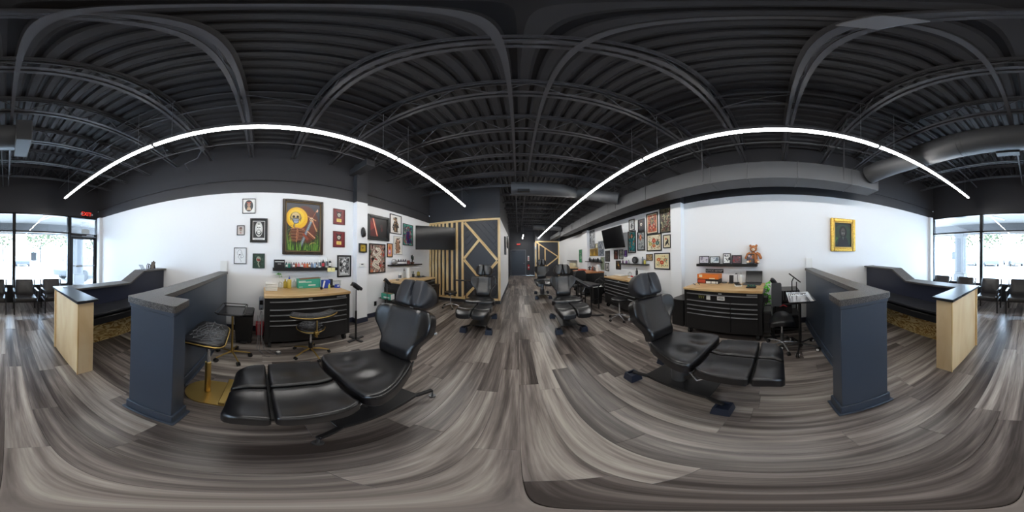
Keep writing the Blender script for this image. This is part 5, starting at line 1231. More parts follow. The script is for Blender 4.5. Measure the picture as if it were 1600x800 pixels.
    for k in range(120):
        x = r.random(); edge = abs(x-0.5)*2; h_ = 0.10+0.10*r.random()+(0.30*edge**3 if r.random() < 0.6 else 0)
        if h_ > 0.28 and 0.2 < x < 0.8: h_ = 0.14
        b_ = 0.0+0.02*r.random(); dx = (r.random()-0.5)*0.09
        a.poly([(x-0.012, b_), (x+0.012, b_), (x+dx, b_+h_)], r.choice(['#4f7a2e', '#6b9a3a', '#2f4f22', '#88aa44', '#3c6030']))
    for s, xx in ((1, 0.03), (-1, 0.96)):
        for k in range(7): y = 0.12+k*0.055; a.poly([(xx, y), (xx+s*0.14, y+0.07), (xx+s*0.03, y+0.03)], '#5c8a3c' if k % 2 else '#355a2c')
picture('large_painting', 'large painting of a skeleton with sword before a yellow moon in a dark ornate frame', 'L', 0.79, 2.115, 0.82, 1.11, p_big, '#3a3c46', 0.055, 0.045, fm=M_FRAMEW, inner=mat('dull_gold_beading', (0.20, 0.14, 0.07), 0.5, metal=0.3, bump=1.0, bscale=120))
def p_red(a):
    a.ell2(0.5, 0.62, 0.22, 0.2, '#1c1414'); skull(a, 0.5, 0.62, 0.16, '#c8beb0', '#2a1214', 0.72); a.poly([(0.3, 0.74), (0.22, 0.92), (0.42, 0.8)], '#1c1414'); a.poly([(0.7, 0.74), (0.78, 0.92), (0.58, 0.8)], '#1c1414'); a.rect(0.28, 0.14, 0.72, 0.36, '#f0d070'); a.rect(0.33, 0.26, 0.67, 0.29, '#a08030'); a.rect(0.36, 0.20, 0.64, 0.22, '#a08030')
picture('red_plaque', 'dark red award plaque with a small gold plate, the upper of two', 'L', 1.57, 2.395, 0.28, 0.35, p_red, '#7a1f26', 0.012, 0.02, fm=mat('dark_red_edge', (0.10, 0.012, 0.016), 0.3))
picture('red_plaque', 'dark red award plaque with a small gold plate, the lower of two', 'L', 1.57, 1.90, 0.28, 0.34, p_red, '#7a1f26', 0.012, 0.02, fm=MATS['dark_red_edge'])
def p_bw(a):
    r = R_(33); confetti(a, r, 70, ['#101010', '#f0f0ee', '#606060', '#202020', '#c8c8c8'], 0.08, 0.14, 0.92, 0.94, 0.10, 0.75); a.rect(0.1, 0.03, 0.9, 0.10, '#e0e0de'); a.ell2(0.5, 0.62, 0.14, 0.10, '#f0f0ee'); a.ell2(0.46, 0.63, 0.03, 0.02, '#101010'); a.ell2(0.55, 0.63, 0.03, 0.02, '#101010')
picture('framed_print', 'black framed crowded black-and-white print above the oak bench end', 'L', 1.70, 1.325, 0.34, 0.47, p_bw, '#8c8c8c', 0.034, 0.03, mat_w=0.012)
def p_gold(a): a.poly([(0.3, 0.65), (0.5, 0.35), (0.7, 0.65), (0.5, 0.55)], '#3a2e0a')
picture('gold_plaque', 'small square yellow picture in a black box frame on the white column', 'L', 2.075, 1.725, 0.20, 0.20, p_gold, '#b89a30', 0.022, 0.05, off=0.153, group='things on the white column')
T = thing('carved_mask', 'black carved mask hung on the white column', 'mask', (XL+0.153, 2.08, 2.075), LW, 'things on the white column')
m = MB(); m.ell((0, -0.025, 0.0), (0.055, 0.045, 0.115), 14, 10); m.ell((0.04, -0.03, -0.04), (0.028, 0.03, 0.06), 10, 8); m.ell((-0.02, -0.05, 0.03), (0.016, 0.025, 0.03), 8, 6); m.ell((0.02, -0.055, 0.0), (0.014, 0.03, 0.04), 8, 6); m.build('mask_body', M_BLACK, T)
T = thing('thermostat', 'white thermostat on the white column', 'thermostat', (XL+0.153, 2.06, 1.35), LW, 'things on the white column'); MB().box((0, -0.012, 0), (0.16, 0.024, 0.09), 0.006).build('case', M_WHITEP, T); MB().box((0, -0.0245, 0.015), (0.06, 0.003, 0.03)).build('display', M_GREYM, T)
# second bay
def p_J(a):
    a.rect(0, 0, 1, 1, '#161214'); a.poly([(0.04, 0.04), (0.45, 0.04), (0.3, 0.96), (0.04, 0.96)], '#5a1418'); a.poly([(0.04, 0.3), (0.3, 0.5), (0.04, 0.9)], '#8e2422')
    a.line([(0.18, 0.95), (0.42, 0.08)], 0.045, '#d8402c'); a.line([(0.19, 0.93), (0.41, 0.10)], 0.016, '#ffd8b0')
    a.ell2(0.66, 0.6, 0.09, 0.11, '#3a2226'); a.ell2(0.68, 0.42, 0.05, 0.12, '#541c1e')
picture('framed_painting', 'wide black framed dark painting with a glowing red diagonal streak', 'L', 2.67, 2.265, 0.72, 0.63, p_J, '#241416', 0.055, 0.05, inner=M_BLACKS)
def p_K(a): r = R_(5); figure(a, '#4a3a2c', '#221c18', '#8a6a4c'); confetti(a, r, 26, ['#30261e', '#7a6246', '#b09070', '#1a1614'], 0.3, 0.08, 0.7, 0.9, 0.07, 0.7)
picture('framed_print', 'black framed print of a dark brown standing figure, upper right of the red-streak painting', 'L', 3.305, 2.455, 0.47, 0.55, p_K, '#efece6', 0.02, 0.025)
def p_L(a): r = R_(6); confetti(a, r, 150, ['#3a5070', '#84405e', '#584060', '#a85850', '#3a6a6a', '#302c40', '#6a4878', '#b0a8a0', '#28242c'], 0.05, 0.04, 0.95, 0.96, 0.08, 0.75); figure(a, '#3a2c6a', '#902c50', '#3a8a8a')
picture('framed_print', 'teal and purple print beside the TV on the left wall', 'L', 3.85, 2.215, 0.48, 0.65, p_L, '#4aa090', 0.018, 0.025, mat_w=0.02, mat_c='#6ab8a0')
def p_M(a):
    r = R_(7); confetti(a, r, 150, ['#b04038', '#101010', '#e6dccc', '#8c6a5a', '#c87a5a', '#5a6a50', '#202020'], 0.02, 0.02, 0.98, 0.98, 0.06, 0.72)
    pts = [(0.45, 0.85), (0.62, 0.84), (0.70, 0.74), (0.55, 0.66), (0.40, 0.62), (0.52, 0.52), (0.66, 0.44), (0.50, 0.36), (0.30, 0.40), (0.22, 0.28), (0.4, 0.2), (0.6, 0.14)]
    a.line(pts, 0.07, '#e8e0d0'); a.line(pts, 0.03, '#c4b8a4'); a.ell2(0.43, 0.86, 0.08, 0.05, '#e8e0d0')
picture('framed_print', 'tall black framed print of a pale coiling dragon on busy red ground', 'L', 2.64, 1.495, 0.53, 0.73, p_M, '#a08478', 0.028, 0.028)
def p_N(a): a.ell2(0.5, 0.68, 0.25, 0.13, '#c05a38'); a.ell2(0.5, 0.36, 0.3, 0.2, '#b878b0'); a.ell2(0.5, 0.4, 0.14, 0.09, '#f0d8d0'); a.rect(0.3, 0.84, 0.7, 0.88, '#402020')
picture('framed_print', 'narrow black framed orange and pink print beside the dragon print', 'L', 3.07, 1.715, 0.21, 0.37, p_N, '#e0a070', 0.02, 0.025)
def p_O(a): r = R_(8); confetti(a, r, 50, ['#7a5a48', '#c09a80', '#3a2a24', '#e8dcd0', '#904838'], 0.25, 0.1, 0.75, 0.9, 0.11, 0.72); figure(a, '#a07a60', '#3a2a24', '#e0c0a0')
picture('framed_print', 'pale framed print of a brown figure, above the small left wall shelf', 'L', 3.395, 1.865, 0.36, 0.51, p_O, '#e6e2d8', 0.010, 0.02, fm=M_STEEL)
# --- right wall (group)
GR = 'framed art on the TV-side right wall'
def rp(label, y, z, w, h, painter, bgc, fw=0.03, mw=0.0, mc='#e8e4d8', fm=None, off=0.0): return picture('framed_print', label, 'R', y, z, w, h, painter, bgc, fw, 0.025, fm=fm, mat_w=mw, mat_c=mc, group=GR, off=off)
def gen(seed, cols, n=50, s=0.1, asp=0.75, fig=None, sk=None, fl=None):
    def f(a):
        def mute(c):
            h = c.lstrip('#'); v = [int(h[i:i+2], 16) for i in (0, 2, 4)]; g = sum(v)/3
            return '#%02x%02x%02x' % tuple(int(max(0, min(255, (q*0.72+g*0.28)*0.92))) for q in v)
        confetti(a, R_(seed), int(n*2.6), [mute(c) for c in cols], 0.06, 0.06, 0.94, 0.94, s*0.62, asp)
        if fig: figure(a, *fig)
        if sk: skull(a, 0.5, 0.58, sk, '#d8d0c4', '#1c1818', 0.7)
        if fl:
            for (cx, cy, r, c1, c2, c3) in fl: flower(a, cx, cy, r, c1, c2, c3)
    return f
rp('small black framed grey print, leftmost of the top row beside the TV', 3.97, 2.525, 0.28, 0.37, gen(41, ['#303438', '#7c828a', '#d0d4d8', '#101214'], 26, 0.12, fig=('#2a2c30', '#50545a', '#a0a4a8')), '#b8bcc0', mw=0.02)
rp('small dark print with crimson centre in the top row', 3.53, 2.445, 0.29, 0.38, gen(42, ['#2a2c34', '#40303a', '#6a2c30', '#181a20'], 40, 0.12, sk=0.2), '#30323c')
rp('black framed red and cream poster with a crowned face', 3.09, 2.435, 0.44, 0.61, gen(43, ['#b8442c', '#d88a5a', '#7a2c20', '#3a2a24', '#e0c8a0'], 60, 0.11, fl=[(0.5, 0.62, 0.2, '#4a4a48', '#8a7a5a', '#c09a5a'), (0.3, 0.25, 0.16, '#c03a24', '#a83020', '#e0b080'), (0.7, 0.25, 0.16, '#c03a24', '#a83020', '#e0b080')]), '#c86040', mw=0.03, mc='#e6d2b4')
rp('large dark framed yellow and red poster next to the white column', 2.60, 2.46, 0.42, 0.69, gen(44, ['#b8a870', '#8a2c28', '#4a4a30', '#d0c890', '#202022', '#602020'], 80, 0.1, fl=[(0.5, 0.8, 0.14, '#40382a', '#58503a', '#201c18')]), '#6a6450')
rp('tall teal and orange print under the TV side top row', 3.975, 1.97, 0.39, 0.71, gen(45, ['#2aa0a0', '#146a74', '#0e3a44', '#70d0c8', '#d06a38'], 60, 0.13, fig=('#1c8088', '#d0703c', '#e0a080')), '#1c6068', fw=0.034, mw=0.012)
rp('black framed print of a grey creature with an orange head', 3.545, 1.965, 0.34, 0.57, gen(46, ['#8a9094', '#b8bcbc', '#505860'], 30, 0.14, fl=[(0.42, 0.72, 0.18, '#d07048', '#b85838', '#e8b090')]), '#a4acac', fw=0.034)
rp('wide framed print of three clustered roses on cream', 3.03, 1.885, 0.56, 0.48, gen(47, ['#d8a060', '#688a60', '#c8b080', '#903a2c'], 30, 0.07, 1.0, fl=[(0.5, 0.62, 0.15, '#c04a34', '#a03828', '#e08a60'), (0.24, 0.42, 0.13, '#c8b060', '#8a9a4a', '#d8d090'), (0.5, 0.28, 0.12, '#c87040', '#b04c30', '#e0a060'), (0.76, 0.45, 0.15, '#4a7068', '#38504c', '#80a090')]), '#e6dcc0', fw=0.03)
rp('small framed cream print of a black panther and rose beside the column', 2.575, 1.885, 0.25, 0.35, lambda a: (a.ell2(0.5, 0.42, 0.3, 0.14, '#222222', rot=0.6), a.ell2(0.36, 0.72, 0.12, 0.1, '#b84a30'), a.line([(0.3, 0.3), (0.2, 0.14)], 0.025, '#222222'), a.line([(0.65, 0.4), (0.78, 0.2)], 0.025, '#222222'), a.ell2(0.6, 0.66, 0.1, 0.08, '#222222')), '#e2d8b8', fw=0.022)
rp('wide framed print with three red and green flowers, lowest next to the column', 2.755, 1.37, 0.54, 0.44, gen(48, ['#d8a850', '#c87850', '#7aa088'], 24, 0.06, 1.0, fl=[(0.24, 0.62, 0.15, '#c84a34', '#d88a50', '#e8c080'), (0.5, 0.4, 0.17, '#c04830', '#a03424', '#e09060'), (0.77, 0.6, 0.15, '#5a9080', '#c86848', '#e0b070')]), '#eadfae', fw=0.03, mw=0.02, mc='#f0ead8')
rp('small gold-brown patterned print right of the bottles on the shelf', 3.21, 1.475, 0.25, 0.19, gen(49, ['#8a6a3a', '#c8a878', '#5a4830'], 24, 0.12), '#c0a070', fw=0.016)
rp('small rust red portrait under the TV, left of the pale green one', 4.88, 1.58, 0.25, 0.34, gen(50, ['#7a3a2c', '#a0523a', '#3a201c'], 20, 0.16, fig=('#5a2c22', '#301814', '#b87858')), '#6a382c')
rp('small pale grey-green portrait under the TV', 4.565, 1.585, 0.25, 0.33, gen(51, ['#a8b0a0', '#788070', '#d0d4c8'], 20, 0.16, fig=('#707a6c', '#3a403a', '#b8a890')), '#b0b8a8')
rp('tiny violet print beside the bottle shelf', 4.30, 1.61, 0.15, 0.22, gen(52, ['#6a3a9a', '#9a6ac8', '#402060'], 14, 0.16), '#7a4ab0', fw=0.016)
rp('dark framed poster of an orange and green beast below the small portraits', 4.735, 1.21, 0.30, 0.32, gen(53, ['#2a2420', '#3a5a3a', '#b86a30'], 20, 0.16, fl=[(0.5, 0.5, 0.2, '#c87a30', '#5a7a4a', '#e8c060')]), '#241e1c')
rp('tall dark grey print left of the small portraits', 5.465, 1.535, 0.34, 0.43, gen(54, ['#3a3838', '#5a5654', '#706a66'], 24, 0.16), '#4a4644')
rp('small white-matted black ink print under the tall dark grey one', 5.495, 1.11, 0.26, 0.32, gen(55, ['#303030', '#606060', '#a0a0a0'], 14, 0.12, fig=('#404040', '#202020', '#909090')), '#e0e2e2', mw=0.02)
rp('tall sage green unframed print beside the paper towel roll', 5.85, 1.235, 0.33, 0.53, gen(56, ['#8a9a80', '#b8a860', '#6a7a68', '#a0b098'], 30, 0.12), '#94a48c', fw=0.006, fm=M_STEEL)
rp('blue-grey print partly behind the TV', 5.97, 1.86, 0.50, 0.64, gen(57, ['#6a7484', '#a0a8b8', '#303848', '#d0d4dc'], 50, 0.12), '#707a8a', fw=0.015, fm=M_STEEL)
rp('tall grey print on the wall beside the second white column', 6.85, 2.34, 0.62, 0.86, gen(58, ['#6c7076', '#a8acb0', '#3c4046', '#c8ccd0'], 50, 0.13, fig=('#8c9096', '#404448', '#b8bcc0')), '#5c6066', fw=0.015, fm=M_STEEL)
rp('little square yellow print between the grey prints', 6.375, 1.995, 0.26, 0.22, gen(59, ['#c8b040', '#5a5020'], 6, 0.16), '#e8e4c8', fw=0.02)
def p_tri(a):
    for i in range(5):
        x = 0.05+i*0.18; a.poly([(x, 0.1), (x+0.18, 0.1), (x+0.09, 0.9)], '#c8a040' if i % 2 else '#8a6a20'); a.poly([(x+0.09, 0.9), (x+0.27, 0.9), (x+0.18, 0.1)], '#6a5018')
rp('wide gold picture of repeated triangles above the reddish workbench', 6.815, 1.72, 1.1, 0.34, p_tri, '#a08030', fw=0.02, fm=M_GOLD)
rp('bright green narrow print alone on the far white wall', 8.28, 1.575, 0.44, 0.70, gen(60, ['#2a8a5a', '#60b080', '#d8e4d0', '#1c5a40'], 24, 0.16), '#3a9a6a', fw=0.01, fm=M_STEEL)
def p_por(a):
    a.rect(0, 0, 1, 1, '#1c241e'); a.ell2(0.5, 0.45, 0.6, 0.5, '#243a28'); a.ell2(0.5, 0.62, 0.24, 0.26, '#141414'); a.poly([(0.1, 0), (0.9, 0), (0.74, 0.36), (0.5, 0.46), (0.26, 0.36)], '#1a1a1e'); a.ell2(0.5, 0.62, 0.13, 0.17, '#4a4440'); a.ell2(0.45, 0.64, 0.03, 0.025, '#141010'); a.ell2(0.55, 0.64, 0.03, 0.025, '#141010'); a.line([(0.45, 0.60), (0.45, 0.52)], 0.008, '#a8a4a0'); a.line([(0.56, 0.60), (0.56, 0.52)], 0.008, '#a8a4a0'); a.ell2(0.5, 0.51, 0.05, 0.02, '#2a1c1c'); a.poly([(0.44, 0.42), (0.56, 0.42), (0.5, 0.28)], '#4a5048'); a.poly([(0.02, 0.2), (0.2, 0.36), (0.1, 0.42)], '#3a6a34')
picture('gilt_portrait', 'dark portrait in a wide ornate gilt frame alone on the right wall', 'R', -1.50, 1.93, 0.60, 0.74, p_por, '#1c241e', 0.075, 0.06, fm=M_GILT, inner=M_GOLD, group='gilt framed portrait')
# hall frames
for (y, w_, h_, z, l) in ((6.9, 0.5, 0.75, 2.02, 'black framed print on the hall wall, nearest the slatted wall corner'), (8.4, 0.6, 0.6, 2.3, 'black framed print on the hall wall, farther in')):
    T = thing('hall_print', l, 'picture', (-0.57, y, z), LW, 'prints on the hall wall'); MB().box((0, -0.03, 0), (w_, 0.06, h_), 0.01).build('frame', M_BLACKS, T); A = Art(w_-0.08, h_-0.08, '#5a5658'); confetti(A, R_(int(y*10)), 20, ['#903a34', '#c8c0b8', '#303034'], s=0.12); o = A.build('artwork', None, T); o.location = (0, -0.062, 0)

# ================================================================ SHELVES
def shelf(label, wall, y, z, w, d=0.13, t=0.06):
    x = XL if wall == 'L' else XR; s = 1 if wall == 'L' else -1
    return single(MB().box((x+s*d/2, y, z), (d, w, t), 0.003), 'wall_shelf', M_BLACKM, label, 'shelf', 'floating black wall shelves')
shelf('black floating shelf of ink bottles under the skeleton painting', 'L', 0.84, 1.28, 1.28)
shelf('black floating shelf above the left chest beside the slatted wall', 'L', 3.72, 1.305, 1.45, t=0.04)
shelf('black floating shelf carrying small frames and the teddy bear', 'R', 1.0, 1.295, 1.32, 0.15, 0.055)
shelf('black floating shelf of bottles below the teal print', 'R', 3.88, 1.265, 1.32, 0.14, 0.035)
shelf('black floating shelf of jars below the gold triangle picture', 'R', 6.6, 1.29, 1.5, 0.16, 0.035)
shelf('empty black floating shelf farthest down the right wall', 'R', 9.6, 1.30, 1.5, 0.16, 0.04)
def bottle(name, label, loc, r, h, body, cap, group, cat='bottle', nozzle=False, lab=None):
    T = thing(name, label, cat, loc, 0, group)
    MB().lathe([(r*0.94, 0), (r, 0.004), (r, h*0.62), (r*0.8, h*0.70), (r*0.38, h*0.74), (r*0.38, h*0.78)], n=14).build('body', body, T)
    if nozzle: MB().lathe([(r*0.45, h*0.77), (r*0.45, h*0.86), (r*0.14, h*0.88), (r*0.12, h)], n=10).build('nozzle', cap, T)
    else: MB().lathe([(r*0.46, h*0.77), (r*0.42, h*0.93), (r*0.12, h*0.95), (r*0.09, h)], n=10).build('cap', cap, T)
    if lab: MB().lathe([(r*1.015, h*0.14), (r*1.015, h*0.52)], n=14).build('label_band', lab, T)
    return T
inkc = [('teal', '#1f6f68'), ('green', '#2c7a66'), ('grey', '#60646c'), ('plum', '#5a3048'), ('rust', '#a44c28'), ('pink', '#c06a78'), ('salmon', '#c87a6a'), ('coral', '#c85a3c'), ('orange', '#c86a30'), ('brown', '#7a4430'), ('slate blue', '#6a7a98'), ('pale blue', '#9ab0cc'), ('navy', '#2a3450')]
ys_ = [0.455, 0.505, 0.545, 0.595, 0.640, 0.690, 0.76, 0.805, 0.865, 0.905, 0.955, 1.015, 1.05]
ords = ['nearest the black display box', 'second from the black display box', 'third from the display box', 'left of the rust bottle', 'on the left half of the shelf', 'in the middle of the row', 'right of the middle of the row', 'between the pink and orange ones', 'right of the coral one', 'on the right half of the row', 'near the right end of the row', 'beside the slate blue one', 'last before the tall sprayers']
for i, ((nm, cc), yy) in enumerate(zip(inkc, ys_)):
    bottle('ink_bottle', 'small %s ink bottle on the skeleton-painting shelf, %s' % (nm, ords[i]), (-3.03+0.012*(i % 2), yy, 1.311), 0.022, 0.105, mat('ink_'+nm.replace(' ', '_'), cc, 0.3), M_BLACK, 'ink bottles on the painting-side shelf', lab=M_PAPER if i % 3 == 0 else None)
T = thing('display_box', 'black box with a white stripe at the left end of the ink shelf', 'box', (-3.03, 0.32, 1.311), LW); MB().box((0, 0, 0.075), (0.2, 0.08, 0.15), 0.003).build('box', M_BLACK, T); MB().box((0, -0.0415, 0.11), (0.17, 0.002, 0.012)).box((0, -0.0415, 0.07), (0.06, 0.002, 0.008)).build('stripe', M_PAPER, T)
T = thing('grip_tray', 'flat black holder lying in front of the ink bottles', 'tray', (-2.985, 0.70, 1.311), LW); MB().box((0, 0, 0.008), (0.14, 0.02, 0.016), 0.003).build('tray', M_BLACK, T)
for i, (yy, h, bm_, cm_, l) in enumerate(((1.12, 0.20, M_WHITEP, M_WHITEP, 'tall white spray bottle right of the ink bottles'), (1.19, 0.165, M_BLACK, M_BLACK, 'black bottle with a red label between the white spray bottles'), (1.27, 0.23, M_WHITEP, M_WHITEP, 'tallest white spray bottle near the shelf end'), (1.34, 0.17, M_BLACK, M_WHITEP, 'black and white bottle last on the ink shelf'))):
    bottle('spray_bottle', l, (-3.03, yy, 1.311), 0.028, h, bm_, cm_, 'tall bottles on the painting-side shelf', nozzle=True, lab=M_RED if i == 1 else (M_PAPER if i == 3 else M_GREYM))
T = thing('sticky_notes', 'pale yellow sticky notes hanging from the ink shelf edge', 'notes', (-2.963, 1.34, 1.265), LW)
for q in (-0.042, 0.042): MB().box((q, 0, 0), (0.08, 0.0015, 0.08)).build('note', mat('pale_yellow_note', '#eee8a8', 0.7), T)
# bench top, left
TOPZ = 0.931
T = thing('towel_stack', 'stack of folded white towels on the near corner of the left oak bench', 'towels', (-2.80, 0.16, TOPZ), LW)
for k in range(5): MB().box((0.004*(k % 2), 0, 0.014+k*0.027), (0.20, 0.22, 0.025), 0.010).build('towel', M_PAPER, T)
bottle('soap_jar', 'clear lidded jar behind the towel stack', (-2.98, 0.34, TOPZ), 0.04, 0.15, M_CLEARP, M_WHITEP, 'bottles on the left bench')
bottle('cup', 'tall pale yellow clear cup behind the towels', (-2.98, 0.43, TOPZ), 0.035, 0.18, M_YELLOWP, M_YELLOWP, 'bottles on the left bench')
bottle('pump_bottle', 'amber squeeze bottle with a blue nozzle on the left bench', (-2.95, 0.50, TOPZ), 0.04, 0.23, mat('amber_liquid', '#c8b050', 0.25), M_BLUEP, 'bottles on the left bench', nozzle=True)
bottle('clear_bottle', 'clear empty bottle left of the green carton', (-2.98, 0.60, TOPZ), 0.032, 0.17, M_CLEARP, M_CLEARP, 'bottles on the left bench')
T = thing('supply_carton', 'long green carton with white lettering on the left oak bench', 'box', (-2.92, 0.87, TOPZ), LW)
MB().box((0, 0.05, 0.085), (0.44, 0.14, 0.17), 0.003).build('carton', M_GREENB, T)
MB().at((0.0, 0.05, 0.175), ry=-0.05).box((0.02, 0, 0), (0.42, 0.15, 0.008)).build('flap', M_CARD, T)
MB().box((-0.14, -0.0205, 0.135), (0.13, 0.002, 0.010)).box((-0.08, -0.0205, 0.115), (0.24, 0.002, 0.012)).box((0.05, -0.0205, 0.055), (0.14, 0.002, 0.022)).box((-0.16, -0.0205, 0.025), (0.07, 0.002, 0.010)).build('printed_lines', M_PAPER, T)
T = thing('glove_carton', 'blue and white carton leaning at the end of the green one', 'box', (-2.84, 1.17, TOPZ), LW); MB().box((0, 0, 0.075), (0.15, 0.09, 0.15), 0.003).build('carton', M_BLUEP, T); MB().at((-0.055, -0.046, 0.075), ry=0.25).box((0, 0, 0), (0.03, 0.002, 0.14)).build('white_stripe', M_PAPER, T)
bottle('drop_bottle', 'tiny yellow-green bottle in front of the blue carton', (-2.74, 1.20, TOPZ), 0.020, 0.10, mat('yellow_green_label', '#c8cc70', 0.5), M_WHITEP, 'bottles on the left bench')
T = thing('machine_holder', 'black upright machine holder on the left bench', 'holder', (-2.88, 1.29, TOPZ), LW); MB().box((0, 0, 0.08), (0.07, 0.07, 0.16), 0.008).build('block', M_BLACK, T); MB().box((0.01, -0.05, 0.02), (0.08, 0.05, 0.04), 0.008).build('foot', M_BLACK, T)
T = thing('ink_cup', 'small round black pot in front of the green carton', 'pot', (-2.72, 1.04, TOPZ)); MB().cyl((0, 0, 0), (0, 0, 0.04), 0.022, n=14).build('pot', M_BLACK, T)
T = thing('tape_dispenser', 'blue wrap dispenser with white centre on the left bench', 'dispenser', (-2.80, 1.39, TOPZ)); MB().lathe([(0.065, 0), (0.065, 0.012), (0.045, 0.03), (0.045, 0.055), (0.0, 0.06)], n=18).build('dome', M_BLUEP, T); MB().cyl((0.02, 0, 0.03), (0.05, 0, 0.03), 0.018, n=12).build('centre', M_WHITEP, T)
T = thing('clear_tub', 'clear plastic tub at the far end of the left bench', 'tub', (-2.96, 1.40, TOPZ+0.0), LW); MB().box((0.05, 0.0, 0.05), (0.17, 0.10, 0.10), 0.01).build('tub', M_CLEARP, T); MB().box((0.05, 0, 0.105), (0.18, 0.11, 0.01), 0.004).build('lid', M_CLEARP, T)
def leafblob(T, n, R, seed, c=(0, 0, 0), s=0.03, name='leaf'):
    r = random.Random(seed)
    for i in range(n):
        px, py, pz = c[0]+(r.random()-0.5)*R[0], c[1]+(r.random()-0.5)*R[1], c[2]+(r.random()-0.5)*R[2]
        m = MB(); m.M = Matrix.Translation((px, py, pz)) @ Matrix.Rotation(r.random()*6, 4, 'Z') @ Matrix.Rotation(r.random()*2-1, 4, 'X')
        m.add([(0, 0, 0), (s*0.45, s*0.5, s*0.1), (0, s*1.2, 0), (-s*0.45, s*0.5, s*0.1), (0, s*0.55, -s*0.08)], [(0, 1, 4), (1, 2, 4), (2, 3, 4), (3, 0, 4)], True); m.build(name, M_LEAF, T)
T = thing('wall_sprig', 'small bright green sprig stuck on the wall under the ink shelf', 'plant', (-3.075, 0.33, 1.17)); leafblob(T, 10, (0.02, 0.07, 0.06), 3, s=0.04); MB().tube([(0, 0, -0.06), (0, 0.0, 0.03)], 0.003, 5).build('stem', M_LEAF, T)
single(MB().box((XL+0.006, 2.58, 0.35), (0.012, 0.075, 0.12), 0.003), 'wall_outlet', M_BLACK, 'black power outlet low on the wall right of the column', 'outlet')
# left second shelf & bench
T = thing('drawstring_bag', 'grey rounded pouch at the left end of the small left shelf', 'bag', (-3.03, 3.18, 1.326)); MB().ell((0, 0, 0.075), (0.05, 0.11, 0.08), 14, 10).build('pouch', M_STEEL, T)
for i in range(4):
    bottle('ink_bottle', ['first dark purple ink bottle beside the grey pouch', 'second dark purple ink bottle beside the grey pouch', 'dark ink bottle left of the red tin', 'purple-capped ink bottle touching the red tin'][i], (-3.03, 3.36+i*0.10, 1.326), 0.035, 0.15, mat('ink_dark_purple', '#3a2c3c', 0.4), M_BLACK, 'ink bottles on the small left shelf', lab=M_PAPER)
T = thing('red_tin', 'round dark red tin on the small left shelf', 'tin', (-3.03, 3.80, 1.326)); MB().cyl((0, 0, 0), (0, 0, 0.10), 0.045, n=16).build('tin', mat('dark_red_tin', '#6a2c24', 0.4), T); MB().cyl((0, 0, 0.10), (0, 0, 0.112), 0.047, n=16).build('lid', MATS['dark_red_tin'], T)
T = thing('potted_cactus', 'small cactus with black arms in a terracotta bowl on the left shelf', 'plant', (-3.03, 3.99, 1.326)); MB().lathe([(0.035, 0), (0.06, 0.03), (0.065, 0.06)], n=16).build('bowl', mat('brown_clay', '#5a3426', 0.6), T)
m = MB(); m.tube([(0, 0, 0.05), (0, 0, 0.28)], 0.018, 8); m.tube([(0, 0.01, 0.12), (0, 0.05, 0.14), (0, 0.055, 0.24)], 0.014, 8); m.tube([(0, -0.01, 0.15), (0, -0.05, 0.17), (0, -0.055, 0.26)], 0.014, 8); m.build('cactus', mat('dark_cactus', '#2a322a', 0.7), T)
bottle('pump_bottle', 'white soap bottle with grey print on the slatted-wall bench', (-2.98, 3.36, TOPZ), 0.045, 0.21, M_WHITEP, M_WHITEP, 'bottles on the slatted-wall bench', nozzle=True, lab=M_GREYM)
bottle('spray_bottle', 'clear bottle with black top on the slatted-wall bench', (-3.0, 3.56, TOPZ), 0.032, 0.28, M_CLEARP, M_BLACK, 'bottles on the slatted-wall bench', nozzle=True)
T = thing('paper_roll', 'white paper towel roll on the slatted-wall bench', 'paper roll', (-2.97, 3.70, TOPZ)); MB().cyl((0, 0, 0), (0, 0, 0.29), 0.058, n=20).build('roll', M_PAPER, T); MB().cyl((0, 0, 0.29), (0, 0, 0.292), 0.02, n=12).build('core', M_CARD, T)
T = thing('pen_holder', 'dark pot of pens on the slatted-wall bench', 'pen holder', (-2.95, 3.93, TOPZ)); MB().cyl((0, 0, 0), (0, 0, 0.09), 0.04, n=16).build('pot', M_BLACK, T)
for i in range(4): MB().tube([(0.01*(i-2), 0.01*(i % 2), 0.05), (0.022*(i-2), 0.03*((i % 3)-1), 0.18)], 0.006, 5).build('pen', M_BLACK if i % 2 else mat('teal_pen', '#2a6a7a', 0.4), T)
T = thing('supply_tray', 'grey tray of small dark supplies on the slatted-wall bench', 'tray', (-2.75, 4.02, TOPZ), 1.4); MB().box((0, 0, 0.012), (0.30, 0.2, 0.02), 0.006).build('tray', M_GREYM, T); MB().box((-0.05, 0.02, 0.035), (0.1, 0.08, 0.03), 0.008).box((0.08, -0.03, 0.03), (0.08, 0.06, 0.02), 0.006).build('supplies', M_BLACK, T)
bottle('lamp_jar', 'pale yellow glass jar at the far end of the slatted-wall bench', (-2.95, 4.2, TOPZ), 0.05, 0.2, M_YELLOWP, M_CLEARP, 'bottles on the slatted-wall bench')
T = thing('phone', 'black phone lying on the near edge of the slatted-wall bench', 'phone', (-2.85, 3.12, TOPZ), 0.7); MB().box((0, 0, 0.006), (0.08, 0.16, 0.01), 0.004).build('body', M_BLACK, T); MB().box((0, 0, 0.0115), (0.07, 0.15, 0.001)).build('screen', M_SCREEN, T)
single(MB().cyl((-2.83, 2.845, 0.80), (-2.83, 2.86, 0.80), 0.035, n=16), 'cable_port', M_BLACK, 'round black plug on the near end of the slatted-wall tool chest', 'plug')

